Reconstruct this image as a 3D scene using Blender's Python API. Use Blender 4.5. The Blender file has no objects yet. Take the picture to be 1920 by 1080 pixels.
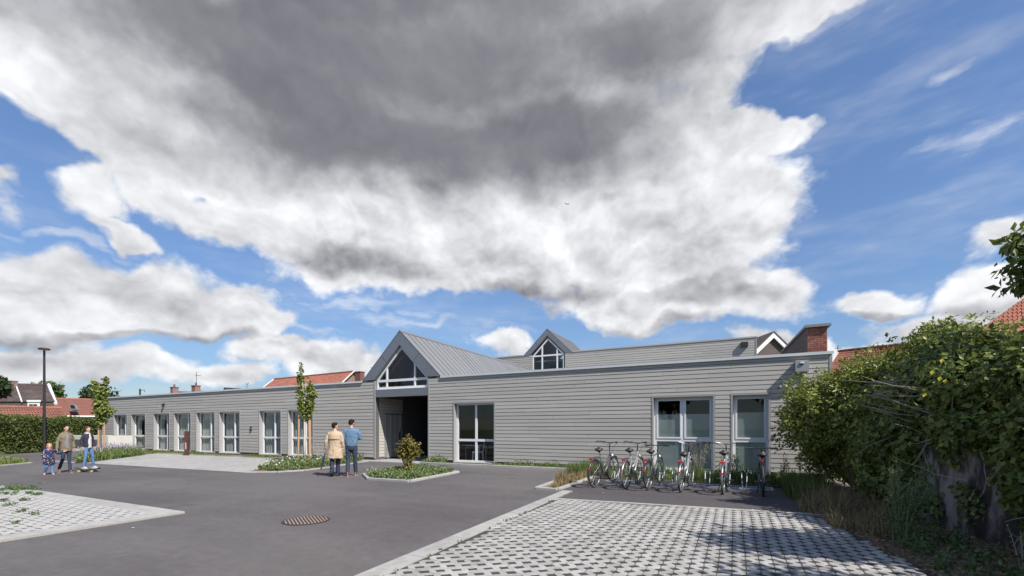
import bpy, bmesh, math, random
from mathutils import Vector, Matrix, Euler
random.seed(11)
R = math.radians
scene = bpy.context.scene
COL = scene.collection

# ------------------------------------------------------------------ camera
F, CX, HY, EYE = 839.0, 960.0, 804.0, 1.5          # focal length, centre, horizon (photo pixels), eye height (m)
YAW = math.atan2(417, 839)
CS, SN = math.cos(YAW), math.sin(YAW)
cd = bpy.data.cameras.new('camera'); cam = bpy.data.objects.new('camera', cd); COL.objects.link(cam)
cam.location = (0, 0, EYE); cam.rotation_euler = (R(90), 0, YAW)
cd.sensor_width = 36; cd.lens = 36 * F / 1920; cd.shift_y = (HY - 540) / 1920
cd.clip_start = 0.05; cd.clip_end = 3000
scene.camera = cam

def ray(px, py):
    q = (px - CX) / F
    return Vector((q * CS - SN, q * SN + CS, (HY - py) / F))
def gnd(px, py, z=0.0):
    r = ray(px, py); k = (z - EYE) / r.z
    return (r.x * k, r.y * k)
def atY(px, py, Y):
    r = ray(px, py); k = Y / r.y
    return Vector((r.x * k, Y, EYE + r.z * k))
def atD(px, py, D):
    r = ray(px, py)
    return Vector((r.x * D, r.y * D, EYE + r.z * D))

# ------------------------------------------------------------------ light
SUNV = Vector((2.65, -1.0, 3.0)).normalized()
sd = bpy.data.lights.new('sun', 'SUN'); sun = bpy.data.objects.new('sun', sd); COL.objects.link(sun)
sd.energy = 5.0; sd.angle = R(0.53); sd.color = (1.0, 0.955, 0.89)
sun.rotation_euler = SUNV.to_track_quat('Z', 'Y').to_euler(); sun.location = (20, -10, 40)
scene.view_settings.view_transform = 'Standard'; scene.view_settings.look = 'None'
scene.view_settings.exposure = 0.5; scene.view_settings.gamma = 1.0
scene.view_settings.use_curve_mapping = False
scene.render.engine = 'CYCLES'
scene.cycles.max_bounces = 7; scene.cycles.diffuse_bounces = 3; scene.cycles.glossy_bounces = 3; scene.cycles.transparent_max_bounces = 10

# ------------------------------------------------------------------ sky
world = bpy.data.worlds.new('World'); scene.world = world; world.use_nodes = True
class NT:
    def __init__(s, tree): s.t = tree; s.n = tree.nodes; s.l = tree.links
    def new(s, typ, **kw):
        n = s.n.new(typ)
        for k, v in kw.items(): setattr(n, k, v)
        return n
    def put(s, sock, v):
        if isinstance(v, bpy.types.NodeSocket): s.l.new(v, sock)
        elif v is not None: sock.default_value = v
    def m(s, op, a, b=None, c=None, clamp=False):
        n = s.new('ShaderNodeMath', operation=op, use_clamp=clamp)
        s.put(n.inputs[0], a); s.put(n.inputs[1], b); s.put(n.inputs[2], c)
        return n.outputs[0]
    def vm(s, op, a, b=None, sc=None):
        n = s.new('ShaderNodeVectorMath', operation=op)
        s.put(n.inputs[0], a); s.put(n.inputs[1], b)
        if sc is not None: s.put(n.inputs['Scale'], sc)
        return n.outputs['Value'] if op in ('LENGTH', 'DOT_PRODUCT') else n.outputs[0]
    def noise(s, vec, scale, detail=4, rough=.5, dist=0, out=0, lac=2.0):
        n = s.new('ShaderNodeTexNoise'); s.put(n.inputs['Vector'], vec)
        n.inputs['Scale'].default_value = scale; n.inputs['Detail'].default_value = detail
        n.inputs['Roughness'].default_value = rough; n.inputs['Distortion'].default_value = dist
        n.inputs['Lacunarity'].default_value = lac
        return n.outputs[out]
    def smooth(s, v, a, b, c=0.0, d=1.0):
        n = s.new('ShaderNodeMapRange', interpolation_type='SMOOTHSTEP')
        s.put(n.inputs[0], v)
        for i, x in enumerate((a, b, c, d)): s.put(n.inputs[1 + i], x)
        return n.outputs[0]
    def mix(s, f, a, b, mode='MIX'):
        n = s.new('ShaderNodeMix', data_type='RGBA', blend_type=mode)
        s.put(n.inputs[0], f); s.put(n.inputs[6], a); s.put(n.inputs[7], b)
        return n.outputs[2]

def build_sky():
    world.cycles.sampling_method = 'NONE'
    w = NT(world.node_tree); w.n.clear()
    out = w.new('ShaderNodeOutputWorld')
    tc = w.new('ShaderNodeTexCoord'); D = tc.outputs['Generated']
    sky = w.new('ShaderNodeTexSky', sky_type='NISHITA')
    sky.sun_disc = False; sky.sun_elevation = math.asin(SUNV.z); sky.sun_rotation = math.atan2(SUNV.x, SUNV.y)
    sky.air_density = 1.0; sky.dust_density = 0.15; sky.ozone_density = 3.0
    bg1 = w.new('ShaderNodeBackground'); sc = w.new('ShaderNodeSeparateColor'); w.put(sc.inputs[0], sky.outputs[0])
    soft = w.m('DIVIDE', 1.0, w.m('ADD', 1.0, w.m('MULTIPLY', sc.outputs[1], .16)))          # keeps the horizon from washing out
    w.put(bg1.inputs[0], w.mix(1.0, w.vm('SCALE', sky.outputs[0], sc=soft), (.90, .97, 1.08, 1), 'MULTIPLY')); bg1.inputs[1].default_value = 0.135
    # direction, warped a little so that the outlines of the clouds are never round
    wn = w.noise(D, 4.0, 3, .55, out=1)
    wv = w.vm('SCALE', w.vm('SUBTRACT', wn, (.5, .5, .5)), sc=0.16)
    wn2 = w.noise(D, 14.0, 3, .6, out=1)
    wv2 = w.vm('SCALE', w.vm('SUBTRACT', wn2, (.5, .5, .5)), sc=0.05)
    P = w.vm('ADD', w.vm('ADD', D, wv), wv2)
    def blob(px, py, rx, ry, rot=0):
        c = ray(px, py).normalized()
        a, b = math.cos(R(rot)), math.sin(R(rot))
        e1 = ray(px + rx * a, py + rx * b).normalized() - c
        e2 = ray(px - ry * b, py + ry * a).normalized() - c
        s1, s2 = e1.length, e2.length
        x = e1.normalized(); z = c; x = (x - z * x.dot(z)).normalized(); y = z.cross(x)
        M = Matrix((x, y, z)).transposed()
        mp = w.new('ShaderNodeMapping', vector_type='TEXTURE')
        w.put(mp.inputs[0], P); mp.inputs[1].default_value = c
        mp.inputs[2].default_value = M.to_euler(); mp.inputs[3].default_value = (s1, s2, .6)
        return w.m('SUBTRACT', 1.0, w.vm('LENGTH', mp.outputs[0]))
    def field(lst, k=.25):
        f = None
        for b in lst:
            v = blob(*b)
            f = v if f is None else w.m('SMOOTH_MAX', f, v, k)
        return f
    big = field([(700, 20, 900, 270), (850, 260, 640, 200), (1240, 410, 330, 170), (1270, 560, 300, 62), (520, 400, 330, 95, 22),
                 (60, 40, 420, 130), (1420, 20, 270, 75, -12), (1400, 250, 150, 60), (860, 490, 330, 75), (820, 410, 360, 130), (300, 300, 300, 110, 28)], .18)
    bank = field([(130, 562, 320, 96), (330, 584, 210, 66), (450, 600, 100, 46), (-250, 560, 330, 120)], .12)
    low = field([(60, 690, 190, 52), (260, 702, 180, 44), (420, 712, 120, 34), (630, 680, 150, 48), (520, 664, 110, 30), (945, 656, 75, 36),
                 (1640, 556, 120, 40), (1860, 560, 220, 66), (1790, 615, 230, 52), (1890, 430, 130, 70, -30), (1450, 645, 120, 34),
                 (1620, 655, 150, 26), (20, 370, 80, 50), (140, 362, 100, 60), (205, 432, 75, 24, 20)], .05)
    thin = field([(1780, 100, 130, 22, -32), (1560, 30, 160, 30, -25), (120, 445, 220, 12, 8), (680, 575, 190, 14, 6), (800, 610, 200, 14, 3), (560, 615, 140, 12, 5), (1850, 240, 200, 30, -20)], .1)
    holes = field([(385, 372, 80, 34, 12), (1490, 150, 120, 60, -30), (1760, 300, 300, 190), (30, 285, 120, 90)], .1)
    dark = field([(850, 110, 560, 180), (700, 250, 380, 110), (1000, 260, 330, 110), (450, 60, 460, 110, 14), (1150, 60, 300, 150), (860, 0, 700, 140), (560, 170, 300, 110, 25)], .25)
    dark2 = field([(1020, 545, 200, 36), (1290, 566, 230, 26), (1240, 610, 170, 18), (680, 490, 200, 34, 8), (230, 636, 330, 16), (1860, 585, 150, 24), (1640, 580, 70, 10)], .12)
    # noise: stretched sideways near the horizon
    st = w.vm('ADD', w.vm('MULTIPLY', D, (1.0, 1.0, 1.45)), w.vm('SCALE', wv, sc=.5))
    n1 = w.noise(st, 5.6, 8, .66)
    nl = w.noise(st, 4.2, 5, .52)
    nlb = w.noise(w.vm('ADD', st, tuple(SUNV * .05)), 4.2, 5, .52)
    n3 = w.noise(D, 1.6, 3, .5)
    # general broken cover everywhere, also where the camera does not look
    base = w.m('SUBTRACT', w.m('MULTIPLY', n3, 2.4), 1.42)
    cov = w.m('SMOOTH_MAX', w.m('MULTIPLY', big, 2.0), w.m('MULTIPLY', bank, 1.6), .05)
    cov = w.m('SMOOTH_MAX', cov, w.m('MULTIPLY', low, 1.15), .05)
    infr = blob(960, 350, 1500, 900)
    base = w.m('SUBTRACT', base, w.m('MULTIPLY', w.smooth(infr, 0, .3), 2.0))
    cov = w.m('MAXIMUM', cov, base)
    cov = w.m('SUBTRACT', cov, w.m('MULTIPLY', w.m('MAXIMUM', w.m('ADD', holes, .45), 0.0), .8))
    nn = w.m('SUBTRACT', n1, .5)
    dens = w.m('ADD', cov, w.m('MULTIPLY', nn, 1.5))
    stw = w.vm('ADD', st, w.vm('SCALE', wv2, sc=1.3))
    def billow(off):                                       # heaped cauliflower relief
        vo = w.new('ShaderNodeTexVoronoi', feature='F1'); w.put(vo.inputs['Vector'], w.vm('ADD', stw, off))
        vo.inputs['Scale'].default_value = 9.5; vo.inputs['Detail'].default_value = 2.0; vo.inputs['Roughness'].default_value = .56; vo.inputs['Lacunarity'].default_value = 2.3
        vo.normalize = True
        return w.m('SUBTRACT', .5, vo.outputs['Distance'])
    puff = billow((0, 0, 0)); puffb = billow(tuple((SUNV + Vector((0, 0, .5))).normalized() * .028))
    dens = w.m('ADD', dens, w.m('SUBTRACT', w.m('MULTIPLY', puff, 1.0), .19))
    alpha = w.smooth(dens, -.06, .42)
    tn = w.noise(w.vm('MULTIPLY', D, (2.2, 2.2, 9.0)), 5, 5, .62)
    ta = w.m('MULTIPLY', w.smooth(w.m('ADD', thin, w.m('MULTIPLY', w.m('SUBTRACT', tn, .5), 2.6)), -.1, 1.1), .42)
    veil = w.m('MULTIPLY', w.smooth(w.noise(w.vm('MULTIPLY', D, (1.2, 1.2, 5.0)), 3.0, 4, .6), .42, .85), .34)
    alpha = w.m('MAXIMUM', alpha, w.m('MAXIMUM', ta, veil))
    # brightness of the cloud itself
    relief = w.m('MULTIPLY', w.m('SUBTRACT', nl, nlb), 1.0)
    relief = w.m('ADD', relief, w.m('ADD', w.m('MULTIPLY', w.m('SUBTRACT', puff, puffb), .58), w.m('MULTIPLY', nn, .12)))
    nd = w.m('SUBTRACT', w.noise(st, 3.4, 7, .58), .5)
    dk = w.smooth(w.m('ADD', dark, w.m('MULTIPLY', nd, 1.25)), -.38, .72)
    dk2 = w.m('MULTIPLY', w.smooth(w.m('ADD', dark2, w.m('MULTIPLY', nd, 1.0)), -.25, .75), .62)
    thick = w.m('MULTIPLY', w.smooth(w.m('ADD', cov, nd), .15, 1.25), .17)
    d_all = w.m('MAXIMUM', w.m('MAXIMUM', w.m('MULTIPLY', dk, .98), dk2), thick)
    lum = w.m('SUBTRACT', .62, w.m('MULTIPLY', d_all, .46))
    amp = w.m('SUBTRACT', 1.0, w.m('MULTIPLY', dk, .86))
    lum = w.m('ADD', lum, w.m('ADD', w.m('MULTIPLY', relief, amp), w.m('MULTIPLY', nd, -.10)))
    lum = w.m('MINIMUM', w.m('MAXIMUM', lum, .14), .76)
    cr = w.new('ShaderNodeCombineColor')
    w.put(cr.inputs[0], w.m('MULTIPLY', lum, .975)); w.put(cr.inputs[1], w.m('MULTIPLY', lum, .99)); w.put(cr.inputs[2], w.m('ADD', w.m('MULTIPLY', lum, 1.0), .018))
    bg2 = w.new('ShaderNodeBackground'); w.put(bg2.inputs[0], cr.outputs[0]); bg2.inputs[1].default_value = 1.0
    mx = w.new('ShaderNodeMixShader'); w.put(mx.inputs[0], alpha)
    w.l.new(bg1.outputs[0], mx.inputs[1]); w.l.new(bg2.outputs[0], mx.inputs[2]); w.l.new(mx.outputs[0], out.inputs[0])
build_sky()

# ------------------------------------------------------------------ helpers
def wm(o):
    M = o.matrix_basis.copy()
    return M if o.parent is None else wm(o.parent) @ o.matrix_parent_inverse @ M
def tag(o, label=None, cat=None, group=None, kind=None):
    if label: o['label'] = label
    if cat: o['category'] = cat
    if group: o['group'] = group
    if kind: o['kind'] = kind
    return o
def empty(name, loc=(0, 0, 0), rz=0.0, label=None, cat=None, group=None, sc=1.0):
    o = bpy.data.objects.new(name, None); COL.objects.link(o); o.empty_display_size = .2
    o.location = loc; o.rotation_euler = (0, 0, rz); o.scale = (sc, sc, sc)
    return tag(o, label, cat, group)
def put(name, mesh, parent=None, loc=(0, 0, 0), rot=(0, 0, 0), sc=(1, 1, 1), world=True):
    o = bpy.data.objects.new(name, mesh); COL.objects.link(o)
    o.location = loc; o.rotation_euler = rot; o.scale = sc
    if parent is not None:
        o.parent = parent
        if world: o.matrix_parent_inverse = wm(parent).inverted()
    return o
def copy_tree(o, parent=None):
    c = o.copy(); COL.objects.link(c); c.parent = parent
    for ch in list(o.children): copy_tree(ch, c)
    return c

class MB:
    def __init__(s): s.v = []; s.f = []; s.mi = []; s.cur = 0
    def face(s, idx): s.f.append(tuple(idx)); s.mi.append(s.cur)
    def add(s, pts):
        n = len(s.v); s.v.extend(tuple(p) for p in pts); return n
    def quad(s, a, b, c, d):
        n = s.add((a, b, c, d)); s.face((n, n + 1, n + 2, n + 3)); return s
    def poly(s, pts):
        n = s.add(pts); s.face(range(n, n + len(pts))); return s
    def box(s, x0, x1, y0, y1, z0, z1, M=None):
        p = [(x0, y0, z0), (x1, y0, z0), (x1, y1, z0), (x0, y1, z0), (x0, y0, z1), (x1, y0, z1), (x1, y1, z1), (x0, y1, z1)]
        if M is not None: p = [M @ Vector(q) for q in p]
        n = s.add(p)
        for q in ((3, 2, 1, 0), (4, 5, 6, 7), (0, 1, 5, 4), (1, 2, 6, 5), (2, 3, 7, 6), (3, 0, 4, 7)): s.face([n + i for i in q])
        return s
    def cbox(s, x0, x1, y0, y1, z0, z1, c=.01):            # box with a chamfered top
        lo = [(x0, y0, z0), (x1, y0, z0), (x1, y1, z0), (x0, y1, z0)]
        mi = [(x, y, z1 - c) for x, y, z in lo]
        hi = [(x0 + c, y0 + c, z1), (x1 - c, y0 + c, z1), (x1 - c, y1 - c, z1), (x0 + c, y1 - c, z1)]
        n = s.add(lo + mi + hi)
        for k in (0, 4):
            for i in range(4): j = (i + 1) % 4; s.face((n + k + i, n + k + j, n + k + 4 + j, n + k + 4 + i))
        s.face((n + 8, n + 9, n + 10, n + 11)); s.face((n + 3, n + 2, n + 1, n)); return s
    def prism(s, pts, off):                                   # polygon (3d points) pushed along a vector
        off = Vector(off); a = [Vector(p) for p in pts]; b = [p + off for p in a]; k = len(a)
        n = s.add(a + b)
        s.face([n + i for i in reversed(range(k))]); s.face([n + k + i for i in range(k)])
        for i in range(k): j = (i + 1) % k; s.face((n + i, n + j, n + k + j, n + k + i))
        return s
    def slab(s, pts2, z0, z1): return s.prism([(x, y, z0) for x, y in pts2], (0, 0, z1 - z0))
    def tube(s, pts, r, n=8, cap=True):
        P = [Vector(p) for p in pts]; k = len(P)
        rr = r if isinstance(r, (list, tuple)) else [r] * k
        rings = []; up = None
        for i in range(k):
            t = (P[min(i + 1, k - 1)] - P[max(i - 1, 0)])
            if t.length < 1e-9: t = Vector((0, 0, 1))
            t.normalize()
            if up is None: up = Vector((0, 0, 1)) if abs(t.z) < .9 else Vector((0, 1, 0))
            x = up.cross(t)
            if x.length < 1e-6: x = Vector((1, 0, 0)).cross(t)
            x.normalize(); y = t.cross(x); up = y
            rings.append(s.add([P[i] + (x * math.cos(a) + y * math.sin(a)) * rr[i] for a in (2 * math.pi * j / n for j in range(n))]))
        for i in range(k - 1):
            for j in range(n):
                q = (j + 1) % n; s.face((rings[i] + j, rings[i] + q, rings[i + 1] + q, rings[i + 1] + j))
        if cap: s.face([rings[0] + j for j in reversed(range(n))]); s.face([rings[-1] + j for j in range(n)])
        return s
    def ring_loft(s, rings, n=14, M=None, cap=True, sq=1.0):   # rings: (x, y, z, rx, ry)
        idx = []
        for (x, y, z, rx, ry) in rings:
            pp = []
            for j in range(n):
                a = 2 * math.pi * j / n; ca, sa = math.cos(a), math.sin(a)
                p = Vector((x + rx * math.copysign(abs(ca) ** sq, ca), y + ry * math.copysign(abs(sa) ** sq, sa), z))
                pp.append(M @ p if M is not None else p)
            idx.append(s.add(pp))
        for i in range(len(idx) - 1):
            for j in range(n):
                q = (j + 1) % n; s.face((idx[i] + j, idx[i] + q, idx[i + 1] + q, idx[i + 1] + j))
        if cap: s.face([idx[0] + j for j in reversed(range(n))]); s.face([idx[-1] + j for j in range(n)])
        return s
    def ball(s, c, r, n=12, m=8, M=None):
        rx, ry, rz = r if isinstance(r, (list, tuple)) else (r, r, r)
        rings = []
        for i in range(1, m):
            a = math.pi * i / m - math.pi / 2
            rings.append((c[0], c[1], c[2] + rz * math.sin(a), rx * math.cos(a), ry * math.cos(a)))
        return s.ring_loft(rings, n, M)
    def torus(s, c, R0, r, n=32, m=8, axis='x', a0=0, a1=2 * math.pi, flat=1.0):
        closed = abs(a1 - a0 - 2 * math.pi) < 1e-6; k = n if closed else n + 1; idx = []
        for i in range(k):
            a = a0 + (a1 - a0) * i / n; ca, sa = math.cos(a), math.sin(a); pp = []
            for j in range(m):
                b = 2 * math.pi * j / m; rad = R0 + r * math.cos(b); w = r * flat * math.sin(b)
                if axis == 'x': pp.append((c[0] + w, c[1] + rad * ca, c[2] + rad * sa))
                elif axis == 'z': pp.append((c[0] + rad * ca, c[1] + rad * sa, c[2] + w))
                else: pp.append((c[0] + rad * ca, c[1] + w, c[2] + rad * sa))
            idx.append(s.add(pp))
        for i in range(n):
            a, b = idx[i], idx[(i + 1) % k]
            for j in range(m): q = (j + 1) % m; s.face((a + j, a + q, b + q, b + j))
        return s
    def leaf(s, p, d, u, L, W):                               # rhombic leaf, tip along d, folded about its rib
        d = d.normalized(); x = d.cross(u)
        if x.length < 1e-4: x = d.cross(Vector((.3, .5, .8)))
        x.normalize(); nrm = x.cross(d)
        n = s.add((p, p + d * L * .45 + x * W * .5 + nrm * W * .12, p + d * L, p + d * L * .45 - x * W * .5 + nrm * W * .12))
        s.face((n, n + 1, n + 2)); s.face((n, n + 2, n + 3)); return s
    def mesh(s, name, mats, smooth=False):
        me = bpy.data.meshes.new(name); me.from_pydata(s.v, [], s.f)
        for m in (mats if isinstance(mats, (list, tuple)) else [mats]): me.materials.append(m)
        if any(s.mi): me.polygons.foreach_set('material_index', s.mi)
        if smooth: me.polygons.foreach_set('use_smooth', [True] * len(s.f))
        me.update(); return me
    def fix(s, me):
        b = bmesh.new(); b.from_mesh(me); bmesh.ops.recalc_face_normals(b, faces=b.faces); b.to_mesh(me); b.free()
    def build(s, name, mats, parent=None, smooth=False, world=True, fix=True, **kw):
        me = s.mesh(name, mats, smooth)
        if fix: s.fix(me)
        return put(name, me, parent, world=world, **kw)

# ------------------------------------------------------------------ materials
MT = {}
def mat(name, col, rough=.6, metal=0.0, var=0.0, vscale=3.0, vstretch=(1, 1, 1), bump=0.0, bscale=40.0, rnd=0.0, spec=.5, vdetail=5, col2=None, c2=None, island=False, sheen=0, transl=0.0):
    """principled material; var = brightness mottling, col2/c2=(scale, lo, hi) second tone, rnd = per-object (or per-island) change"""
    m = bpy.data.materials.new(name); m.use_nodes = True; t = NT(m.node_tree)
    p = t.n['Principled BSDF']; geo = t.new('ShaderNodeNewGeometry'); pos = geo.outputs['Position']
    c = (*col, 1.0); cur = c
    if col2 is not None:
        f = t.smooth(t.noise(t.vm('MULTIPLY', pos, vstretch), c2[0], 6, .6), c2[1], c2[2])
        cur = t.mix(f, cur, (*col2, 1.0))
    if var:
        f = t.noise(t.vm('MULTIPLY', pos, vstretch), vscale, vdetail, .6)
        f = t.m('ADD', t.m('MULTIPLY', t.m('SUBTRACT', f, .5), var * 2.6), 1.0)
        h = t.new('ShaderNodeHueSaturation'); t.put(h.inputs['Color'], cur); t.put(h.inputs['Value'], f); cur = h.outputs[0]
    if rnd:
        src = geo.outputs['Random Per Island'] if island else t.new('ShaderNodeObjectInfo').outputs['Random']
        f = t.m('ADD', t.m('MULTIPLY', t.m('SUBTRACT', src, .5), rnd * 2), 1.0)
        h = t.new('ShaderNodeHueSaturation'); t.put(h.inputs['Color'], cur); t.put(h.inputs['Value'], f)
        if island:
            t.put(h.inputs['Hue'], t.m('ADD', .5, t.m('MULTIPLY', t.m('SUBTRACT', t.m('FRACT', t.m('MULTIPLY', src, 7.13)), .5), rnd * .09)))
        cur = h.outputs[0]
    t.put(p.inputs['Base Color'], cur)
    p.inputs['Roughness'].default_value = rough; p.inputs['Metallic'].default_value = metal
    p.inputs['Specular IOR Level'].default_value = spec
    if bump:
        b = t.new('ShaderNodeBump'); b.inputs['Strength'].default_value = bump; b.inputs['Distance'].default_value = .02
        t.put(b.inputs['Height'], t.noise(t.vm('MULTIPLY', pos, vstretch), bscale, 4, .6)); t.l.new(b.outputs[0], p.inputs['Normal'])
    if transl:
        o = t.n['Material Output']; tr = t.new('ShaderNodeBsdfTranslucent'); t.put(tr.inputs[0], cur)
        mx = t.new('ShaderNodeMixShader'); mx.inputs[0].default_value = transl
        t.l.new(p.outputs[0], mx.inputs[1]); t.l.new(tr.outputs[0], mx.inputs[2]); t.l.new(mx.outputs[0], o.inputs[0])
    MT[name] = m; return m
def glass(name, tint=(.90, .92, .92), boost=.8, add=.0, rough=0.0):
    m = bpy.data.materials.new(name); m.use_nodes = True; t = NT(m.node_tree); t.n.clear()
    o = t.new('ShaderNodeOutputMaterial'); tr = t.new('ShaderNodeBsdfTransparent'); tr.inputs[0].default_value = (*tint, 1)
    g = t.new('ShaderNodeBsdfGlossy'); g.inputs['Roughness'].default_value = rough; geo = t.new('ShaderNodeNewGeometry')
    c = t.m('ABSOLUTE', t.vm('DOT_PRODUCT', geo.outputs['Incoming'], geo.outputs['True Normal']))
    fr = t.m('ADD', .04, t.m('MULTIPLY', t.m('POWER', t.m('SUBTRACT', 1.0, c), 5.0), .96))
    f = t.m('ADD', t.m('MULTIPLY', fr, boost), add, clamp=True)
    mx = t.new('ShaderNodeMixShader'); t.put(mx.inputs[0], f); t.l.new(tr.outputs[0], mx.inputs[1]); t.l.new(g.outputs[0], mx.inputs[2]); t.l.new(mx.outputs[0], o.inputs[0])
    MT[name] = m; return m
# ------------------------------------------------------------------ materials in use
mat('earth', (.13, .10, .065), .95, var=.3, vscale=6, bump=.6, bscale=30, col2=(.19, .155, .11), c2=(3, .45, .6))
mat('lawn', (.10, .135, .045), .9, var=.35, vscale=1.2, bump=.5, bscale=40)
mat('gravel_dark', (.052, .045, .042), .95, var=.4, vscale=60, bump=.6, bscale=120)
mat('gravel_pale', (.33, .31, .285), .95, var=.35, vscale=60, bump=.5, bscale=120)
mat('concrete', (.335, .325, .305), .85, var=.12, vscale=2.5, bump=.25, bscale=60, rnd=.07, col2=(.28, .268, .25), c2=(5, .45, .62))
mat('paver', (.34, .328, .31), .88, var=.24, vscale=9, vdetail=10, bump=.5, bscale=70, rnd=.13, col2=(.275, .262, .245), c2=(2.2, .45, .65))
mat('paver_old', (.36, .348, .33), .88, var=.12, vscale=4, bump=.3, bscale=90, rnd=.06, island=True)
mat('iron', (.045, .033, .028), .6, metal=.2, var=.3, vscale=30, bump=.2)
mat('iron_worn', (.31, .215, .17), .5, metal=.2, var=.3, vscale=30, bump=.2)

def asphalt(name, c1, c2, seed):
    m = bpy.data.materials.new(name); m.use_nodes = True; t = NT(m.node_tree); p = t.n['Principled BSDF']
    geo = t.new('ShaderNodeNewGeometry'); P = t.vm('ADD', geo.outputs['Position'], (seed, 0, 0))
    big = t.smooth(t.noise(P, .22, 8, .65), .38, .62); cur = t.mix(big, (*c1, 1), (*c2, 1))
    # laying lanes, faint stains, dark oil spots and pale worn stone
    lane = t.noise(t.vm('MULTIPLY', P, (.10, .9, 1)), 1.0, 6, .65); grain = t.noise(P, 95, 2, .7); mid = t.noise(P, 7, 8, .7)
    v = t.m('ADD', 1.0, t.m('MULTIPLY', t.m('SUBTRACT', lane, .5), .5)); v = t.m('ADD', v, t.m('MULTIPLY', t.m('SUBTRACT', mid, .5), .6)); v = t.m('ADD', v, t.m('MULTIPLY', t.m('SUBTRACT', grain, .5), .95))
    st = t.smooth(t.noise(t.vm('ADD', P, (31, 7, 0)), .55, 4, .55), .66, .74, 1.0, .80); v = t.m('MULTIPLY', v, st)
    sp = t.new('ShaderNodeTexVoronoi'); t.put(sp.inputs['Vector'], P); sp.inputs['Scale'].default_value = 26; v = t.m('ADD', v, t.m('MULTIPLY', t.smooth(sp.outputs['Distance'], .14, .05), .35))
    h = t.new('ShaderNodeHueSaturation'); t.put(h.inputs['Color'], cur); t.put(h.inputs['Value'], v); t.put(p.inputs['Base Color'], h.outputs[0]); p.inputs['Roughness'].default_value = .85; p.inputs['Specular IOR Level'].default_value = .35
    b = t.new('ShaderNodeBump'); b.inputs['Strength'].default_value = .8; b.inputs['Distance'].default_value = .006; t.put(b.inputs['Height'], grain); t.l.new(b.outputs[0], p.inputs['Normal']); MT[name] = m
asphalt('asphalt', (.086, .077, .078), (.114, .104, .101), 0); asphalt('asphalt_bay', (.072, .063, .065), (.081, .072, .073), 50)
def block_paving():
    m = bpy.data.materials.new('block_paving'); m.use_nodes = True; t = NT(m.node_tree); p = t.n['Principled BSDF']
    geo = t.new('ShaderNodeNewGeometry'); br = t.new('ShaderNodeTexBrick'); t.put(br.inputs['Vector'], geo.outputs['Position'])
    br.inputs['Color1'].default_value = (.36, .35, .33, 1); br.inputs['Color2'].default_value = (.29, .28, .265, 1); br.inputs['Mortar'].default_value = (.15, .14, .125, 1)
    for k, v in (('Scale', 1.0), ('Mortar Size', .012), ('Brick Width', .3), ('Row Height', .2)): br.inputs[k].default_value = v
    f = t.m('ADD', t.m('MULTIPLY', t.noise(geo.outputs['Position'], .7, 6, .6), .5), .78)
    h = t.new('ShaderNodeHueSaturation'); t.put(h.inputs['Color'], br.outputs[0]); t.put(h.inputs['Value'], f); t.put(p.inputs['Base Color'], h.outputs[0])
    b = t.new('ShaderNodeBump'); b.inputs['Strength'].default_value = .5; b.inputs['Distance'].default_value = .01; b.invert = True
    t.put(b.inputs['Height'], br.outputs['Fac']); t.l.new(b.outputs[0], p.inputs['Normal']); p.inputs['Roughness'].default_value = .9
    MT['block_paving'] = m
block_paving()

# ------------------------------------------------------------------ ground sheets
def sheet(name, pts, z, m, label=None, kind='structure', th=0.0):
    b = MB()
    if th: b.slab(pts, z - th, z)
    else: b.poly([(x, y, z) for x, y in pts])
    o = b.build(name, MT[m]); tag(o, label, None, None, kind); o['category'] = name.replace('_', ' '); return o
sheet('ground', [(-900, -600), (900, -600), (900, 900), (-900, 900)], -.03, 'lawn', 'flat open ground reaching the horizon around the yard')
sheet('road', [(-75, -25), (2.0, -25), (1.6, 8), (1.4, 13.2), (-3.9, 13.2), (-3.9, 15.25), (-12, 15.25), (-15.6, 15.6), (-75, 15.6)], 0, 'asphalt', 'grey asphalt yard in front of the timber clad building')
sheet('bicycle_bay', [(-3.72, 9.0), (1.45, 9.35), (1.45, 13.15), (-3.84, 13.15)], .004, 'asphalt_bay', 'darker asphalt strip where the bicycles stand')
sheet('yard_paving', [gnd(161, 868.5), gnd(471, 887), (-15.0, 11.2), (-16.3, 14.75), (-31.3, 14.75), gnd(272, 852)], .006, 'block_paving', 'pale block paved forecourt before the long wing')
sheet('verge', [(-41, 14.75), (-15.5, 14.75), (-15.5, 16), (-41, 16)], .012, 'earth', 'narrow planted verge along the foot of the long wing')
sheet('flower_bed_soil', [(-12.0, 15.35), (-4.7, 15.3), (-4.3, 10.4), (-3.95, 10.4), (-3.95, 13.2), (2.5, 13.2), (2.5, 16), (-12, 16)], .03, 'earth', 'soil strip along the foot of the short wing')
sheet('overgrown_bank', [(1.1, 9.3), (1.75, 5.6), (2.6, 2.2), (3.2, -6), (14, -6), (14, 16), (1.2, 16), (1.3, 13.1)], .008, 'earth', 'bare brown soil under the overgrown hedge')

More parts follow.
